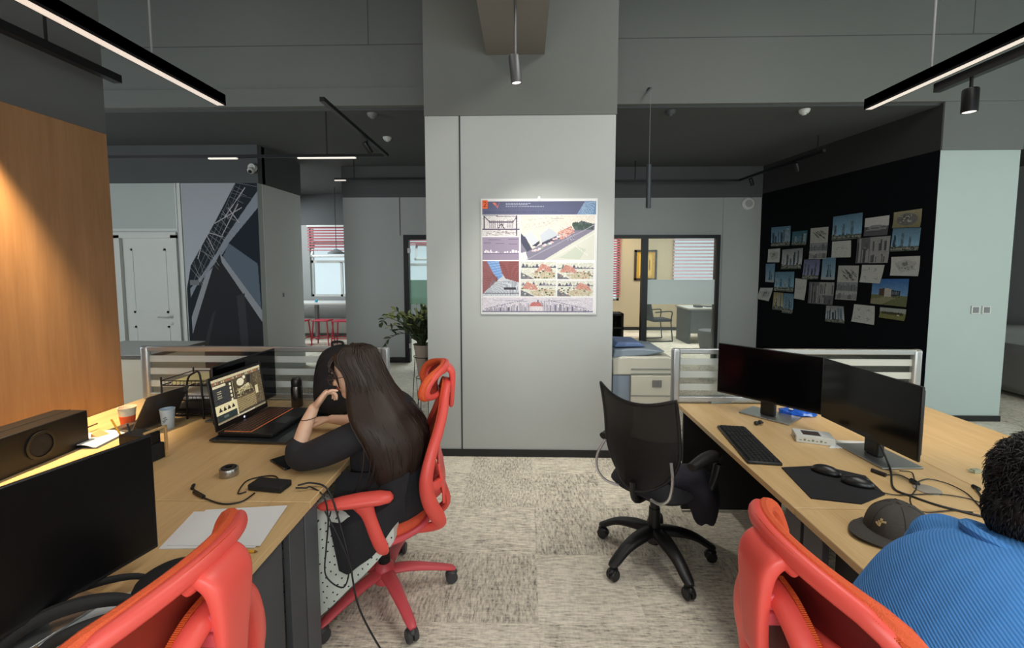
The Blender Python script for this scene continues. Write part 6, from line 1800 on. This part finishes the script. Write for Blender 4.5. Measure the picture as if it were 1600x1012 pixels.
for i in range(90):   # fringe and side locks
    s = rg.uniform(-1, 1); 
    a0 = H(-.01 + rg.uniform(-.02, .02), s * .03, .118); 
    pts = [a0, H(.045, s * .055, .108), H(.080, s * .068, .072), H(.092 - .03 * abs(s), s * .078, .035), H(.085 - .035 * abs(s), s * .088, .000 - .05 * abs(s) ** 3)]
    st.append(tube(pts, [.004, .005, .005, .004, .002], 5, k=3))
for i in range(14):   # stray lock falling over the shoulder towards the front
    p0 = hairpt(rg.uniform(.02, .2), .62, .008)
    st.append(tube([p0, p0 + Vector((.01, -.01, -.08)), p0 + Vector((.0, -.012, -.18)), p0 + Vector((-.035, -.01, -.26 + rg.uniform(-.02, .02)))], [.003, .003, .0022, .001], 4, k=4))
build('hair_strands', join(*st), HAIRB, wm, world=True, sharp=180)
build('fringe', grid(lambda u, v: H(.0 + .098 * math.sin(v * PI / 2) * math.sqrt(max(0, 1 - (.55 * (2 * u - 1)) ** 2)), (2 * u - 1) * (.035 + .045 * v), .118 - .075 * v ** 1.6), 20, 12, .006), HAIRB, wm, world=True)

# ---------------------------------------------------------------- the person in blue
bm_ = thing('person', 'person in a blue ribbed sweater with short black hair, seen from behind', 'person', (.76, .84, 0))
af = Vector((math.cos(R(28)), 0.12, -math.sin(R(28)))).normalized(); al = Vector((0, 0, 1)).cross(af).normalized(); au = af.cross(al)
AC_ = Vector((1.052, .872, 1.178)); AR = Matrix((af, al, au)).transposed()
def A(f, s, u):
    return AC_ + af * f + al * s + au * u
ah = [ell(A(-.01, 0, .03), (.098, .080, .088), 26, 14, AR), ell(A(.03, 0, -.025), (.070, .066, .085), 24, 14, AR), ell(A(.045, 0, -.075), (.044, .048, .036), 18, 10, AR),
      blob([(*A(.09, 0, .01), .008), (*A(.113, 0, -.028), .013)], 2, 10), ell(A(0, .082, -.015), (.018, .010, .032), 14, 8, AR), ell(A(0, -.082, -.015), (.018, .010, .032), 14, 8, AR)]
bt = tube([(.74, .82, .47), (.70, .82, .56), (.70, .82, .68), (.75, .815, .80), (.83, .82, .92), (.91, .83, 1.00), (.96, .84, 1.045), (.99, .85, 1.08), (1.015, .86, 1.13)],
          [.16, .17, .165, .17, .185, .18, .11, .062, .058], 20, flat=.66, up=(0, 1, 0), k=4)
arms = []; sleeves = []; hands = []
for s in (1, -1):
    y0 = .83 + s * .155
    pts = [(.94, y0, .995, .056), (1.0, y0 + s * .03, .94, .052), (1.06, y0 + s * .06, .87, .046), (1.13, y0 + s * .07, .81, .042), (1.25, y0 + s * .02, .79, .036), (1.37, y0 - s * .03, .785, .027)]
    arms.append(blob(pts, 4)); sleeves.append(blob([(x, y, z, r + .016) for x, y, z, r in pts[:-1]] + [(1.34, y0 - s * .02, .788, .036)], 4))
    hands.append(hand((1.385, y0 - s * .035, .785), (1, -s * .1, -.1), (0, 0, 1), s, [(15, 25, 20)] * 4, [(.6, .8, -.2), (.9, .4, -.3), (.95, .2, -.2)], 1.0))
bl = []
for s in (1, -1):
    bl.append(blob([(.76, .82 + s * .09, .51, .09), (1.0, .82 + s * .10, .53, .078), (1.2, .82 + s * .10, .54, .062), (1.26, .82 + s * .10, .48, .058), (1.26, .82 + s * .1, .28, .05), (1.24, .82 + s * .1, .10, .038), (1.36, .82 + s * .1, .045, .032)], 4))
build('body', join(bt, *arms, *hands, *bl, *ah), SKIN, bm_, world=True, remesh=.0055, smooth_it=3)
BLU = mat('blue_sweater', (70, 136, 206), .85, var=.05)
nt = BLU.node_tree; wv = nt.nodes.new('ShaderNodeTexWave'); wv.inputs['Scale'].default_value = 62; wv.inputs['Distortion'].default_value = .6; wv.inputs['Detail'].default_value = 1; wv.wave_type = 'BANDS'; wv.bands_direction = 'DIAGONAL'
tcx = nt.nodes.new('ShaderNodeTexCoord'); mpx = nt.nodes.new('ShaderNodeMapping'); mpx.inputs['Scale'].default_value = (1.0, -.8, 1.3); nt.links.new(tcx.outputs['Object'], mpx.inputs[0]); nt.links.new(mpx.outputs[0], wv.inputs['Vector'])
bpx = nt.nodes.new('ShaderNodeBump'); bpx.inputs['Strength'].default_value = .28; bpx.inputs['Distance'].default_value = .004; nt.links.new(wv.outputs['Fac'], bpx.inputs['Height']); nt.links.new(bpx.outputs[0], nt.nodes['Principled BSDF'].inputs['Normal'])
sw_ = tube([(.74, .82, .47), (.69, .82, .55), (.685, .82, .68), (.735, .815, .80), (.815, .82, .92), (.89, .83, 1.00), (.945, .84, 1.055), (.985, .85, 1.090)],
           [.18, .195, .185, .185, .190, .185, .14, .078], 24, flat=.66, up=(0, 1, 0), k=4)
hump = [blob([(.93, .69, 1.02, .070), (.93, .84, 1.045, .078), (.94, .975, 1.025, .070)], 4)]
build('blue_sweater', join(sw_, *sleeves, *hump), BLU, bm_, world=True, remesh=.006, smooth_it=6, sharp=180)
build('collar', tube([A(-.045, 0, -.10) + Vector((-.012, 0, -.01)) + Vector((.058 * math.cos(a), .066 * math.sin(a), -.020 * math.cos(a))) for a in [2 * PI * k / 28 for k in range(28)]], .012, 8, flat=1.3, closed=True), BLU, bm_, world=True)
build('trousers', join(*[blob([(.76, .82 + s * .09, .51, .105), (1.0, .82 + s * .10, .53, .092), (1.2, .82 + s * .10, .54, .075), (1.27, .82 + s * .10, .48, .070), (1.26, .82 + s * .1, .28, .062), (1.24, .82 + s * .1, .12, .055)], 4) for s in (1, -1)]), mat('dark_denim', (40, 44, 56), .85), bm_, world=True, remesh=.01)
for s in (1, -1):
    build('shoe', ell((1.33, .82 + s * .1, .045), (.14, .05, .045), 20, 10), WHITE, bm_, world=True)
rg = random.Random(9); st = [ell(A(-.018, 0, .034), (.106, .090, .097), 28, 16, AR), ell(A(-.050, 0, -.040), (.058, .066, .070), 20, 12, AR)]
for i in range(5200):
    th = rg.uniform(0, 2 * PI); ph = math.acos(rg.uniform(-1, 1))
    dv = Vector((math.sin(ph) * math.cos(th), math.sin(ph) * math.sin(th), math.cos(ph)))
    if dv.x > .30 and dv.z < .25: continue
    q0 = A(-.018 + .104 * dv.x, .088 * dv.y, .034 + .095 * dv.z)
    dn = (af * dv.x + al * dv.y + au * dv.z); tg = (Vector((0, 0, -1)) * .9 + Vector((rg.uniform(-1, 1), rg.uniform(-1, 1), rg.uniform(-.6, .6)))) 
    tg = (tg - dn * tg.dot(dn)).normalized()
    L_ = rg.uniform(.012, .026)
    st.append(tube([q0, q0 + dn * L_ * .5 + tg * L_ * .4, q0 + dn * L_ * .55 + tg * L_ * 1.1], [.0012, .001, .0003], 3))
for i in range(1500):
    dv = Vector((rg.gauss(0, 1), rg.gauss(0, 1), rg.gauss(0, 1))).normalized()
    if dv.x > .2 or dv.z > .6: continue
    q0 = A(-.050 + .058 * dv.x, .066 * dv.y, -.040 + .070 * dv.z); dn = (af * dv.x + al * dv.y + au * dv.z)
    tg = Vector((rg.uniform(-.4, .4), rg.uniform(-.4, .4), -1)); tg = (tg - dn * tg.dot(dn)).normalized()
    st.append(tube([q0, q0 + dn * .004 + tg * .008, q0 + dn * .005 + tg * .018], [.0012, .001, .0003], 3))
build('short_hair', join(*st), HAIRK, bm_, world=True, sharp=180)
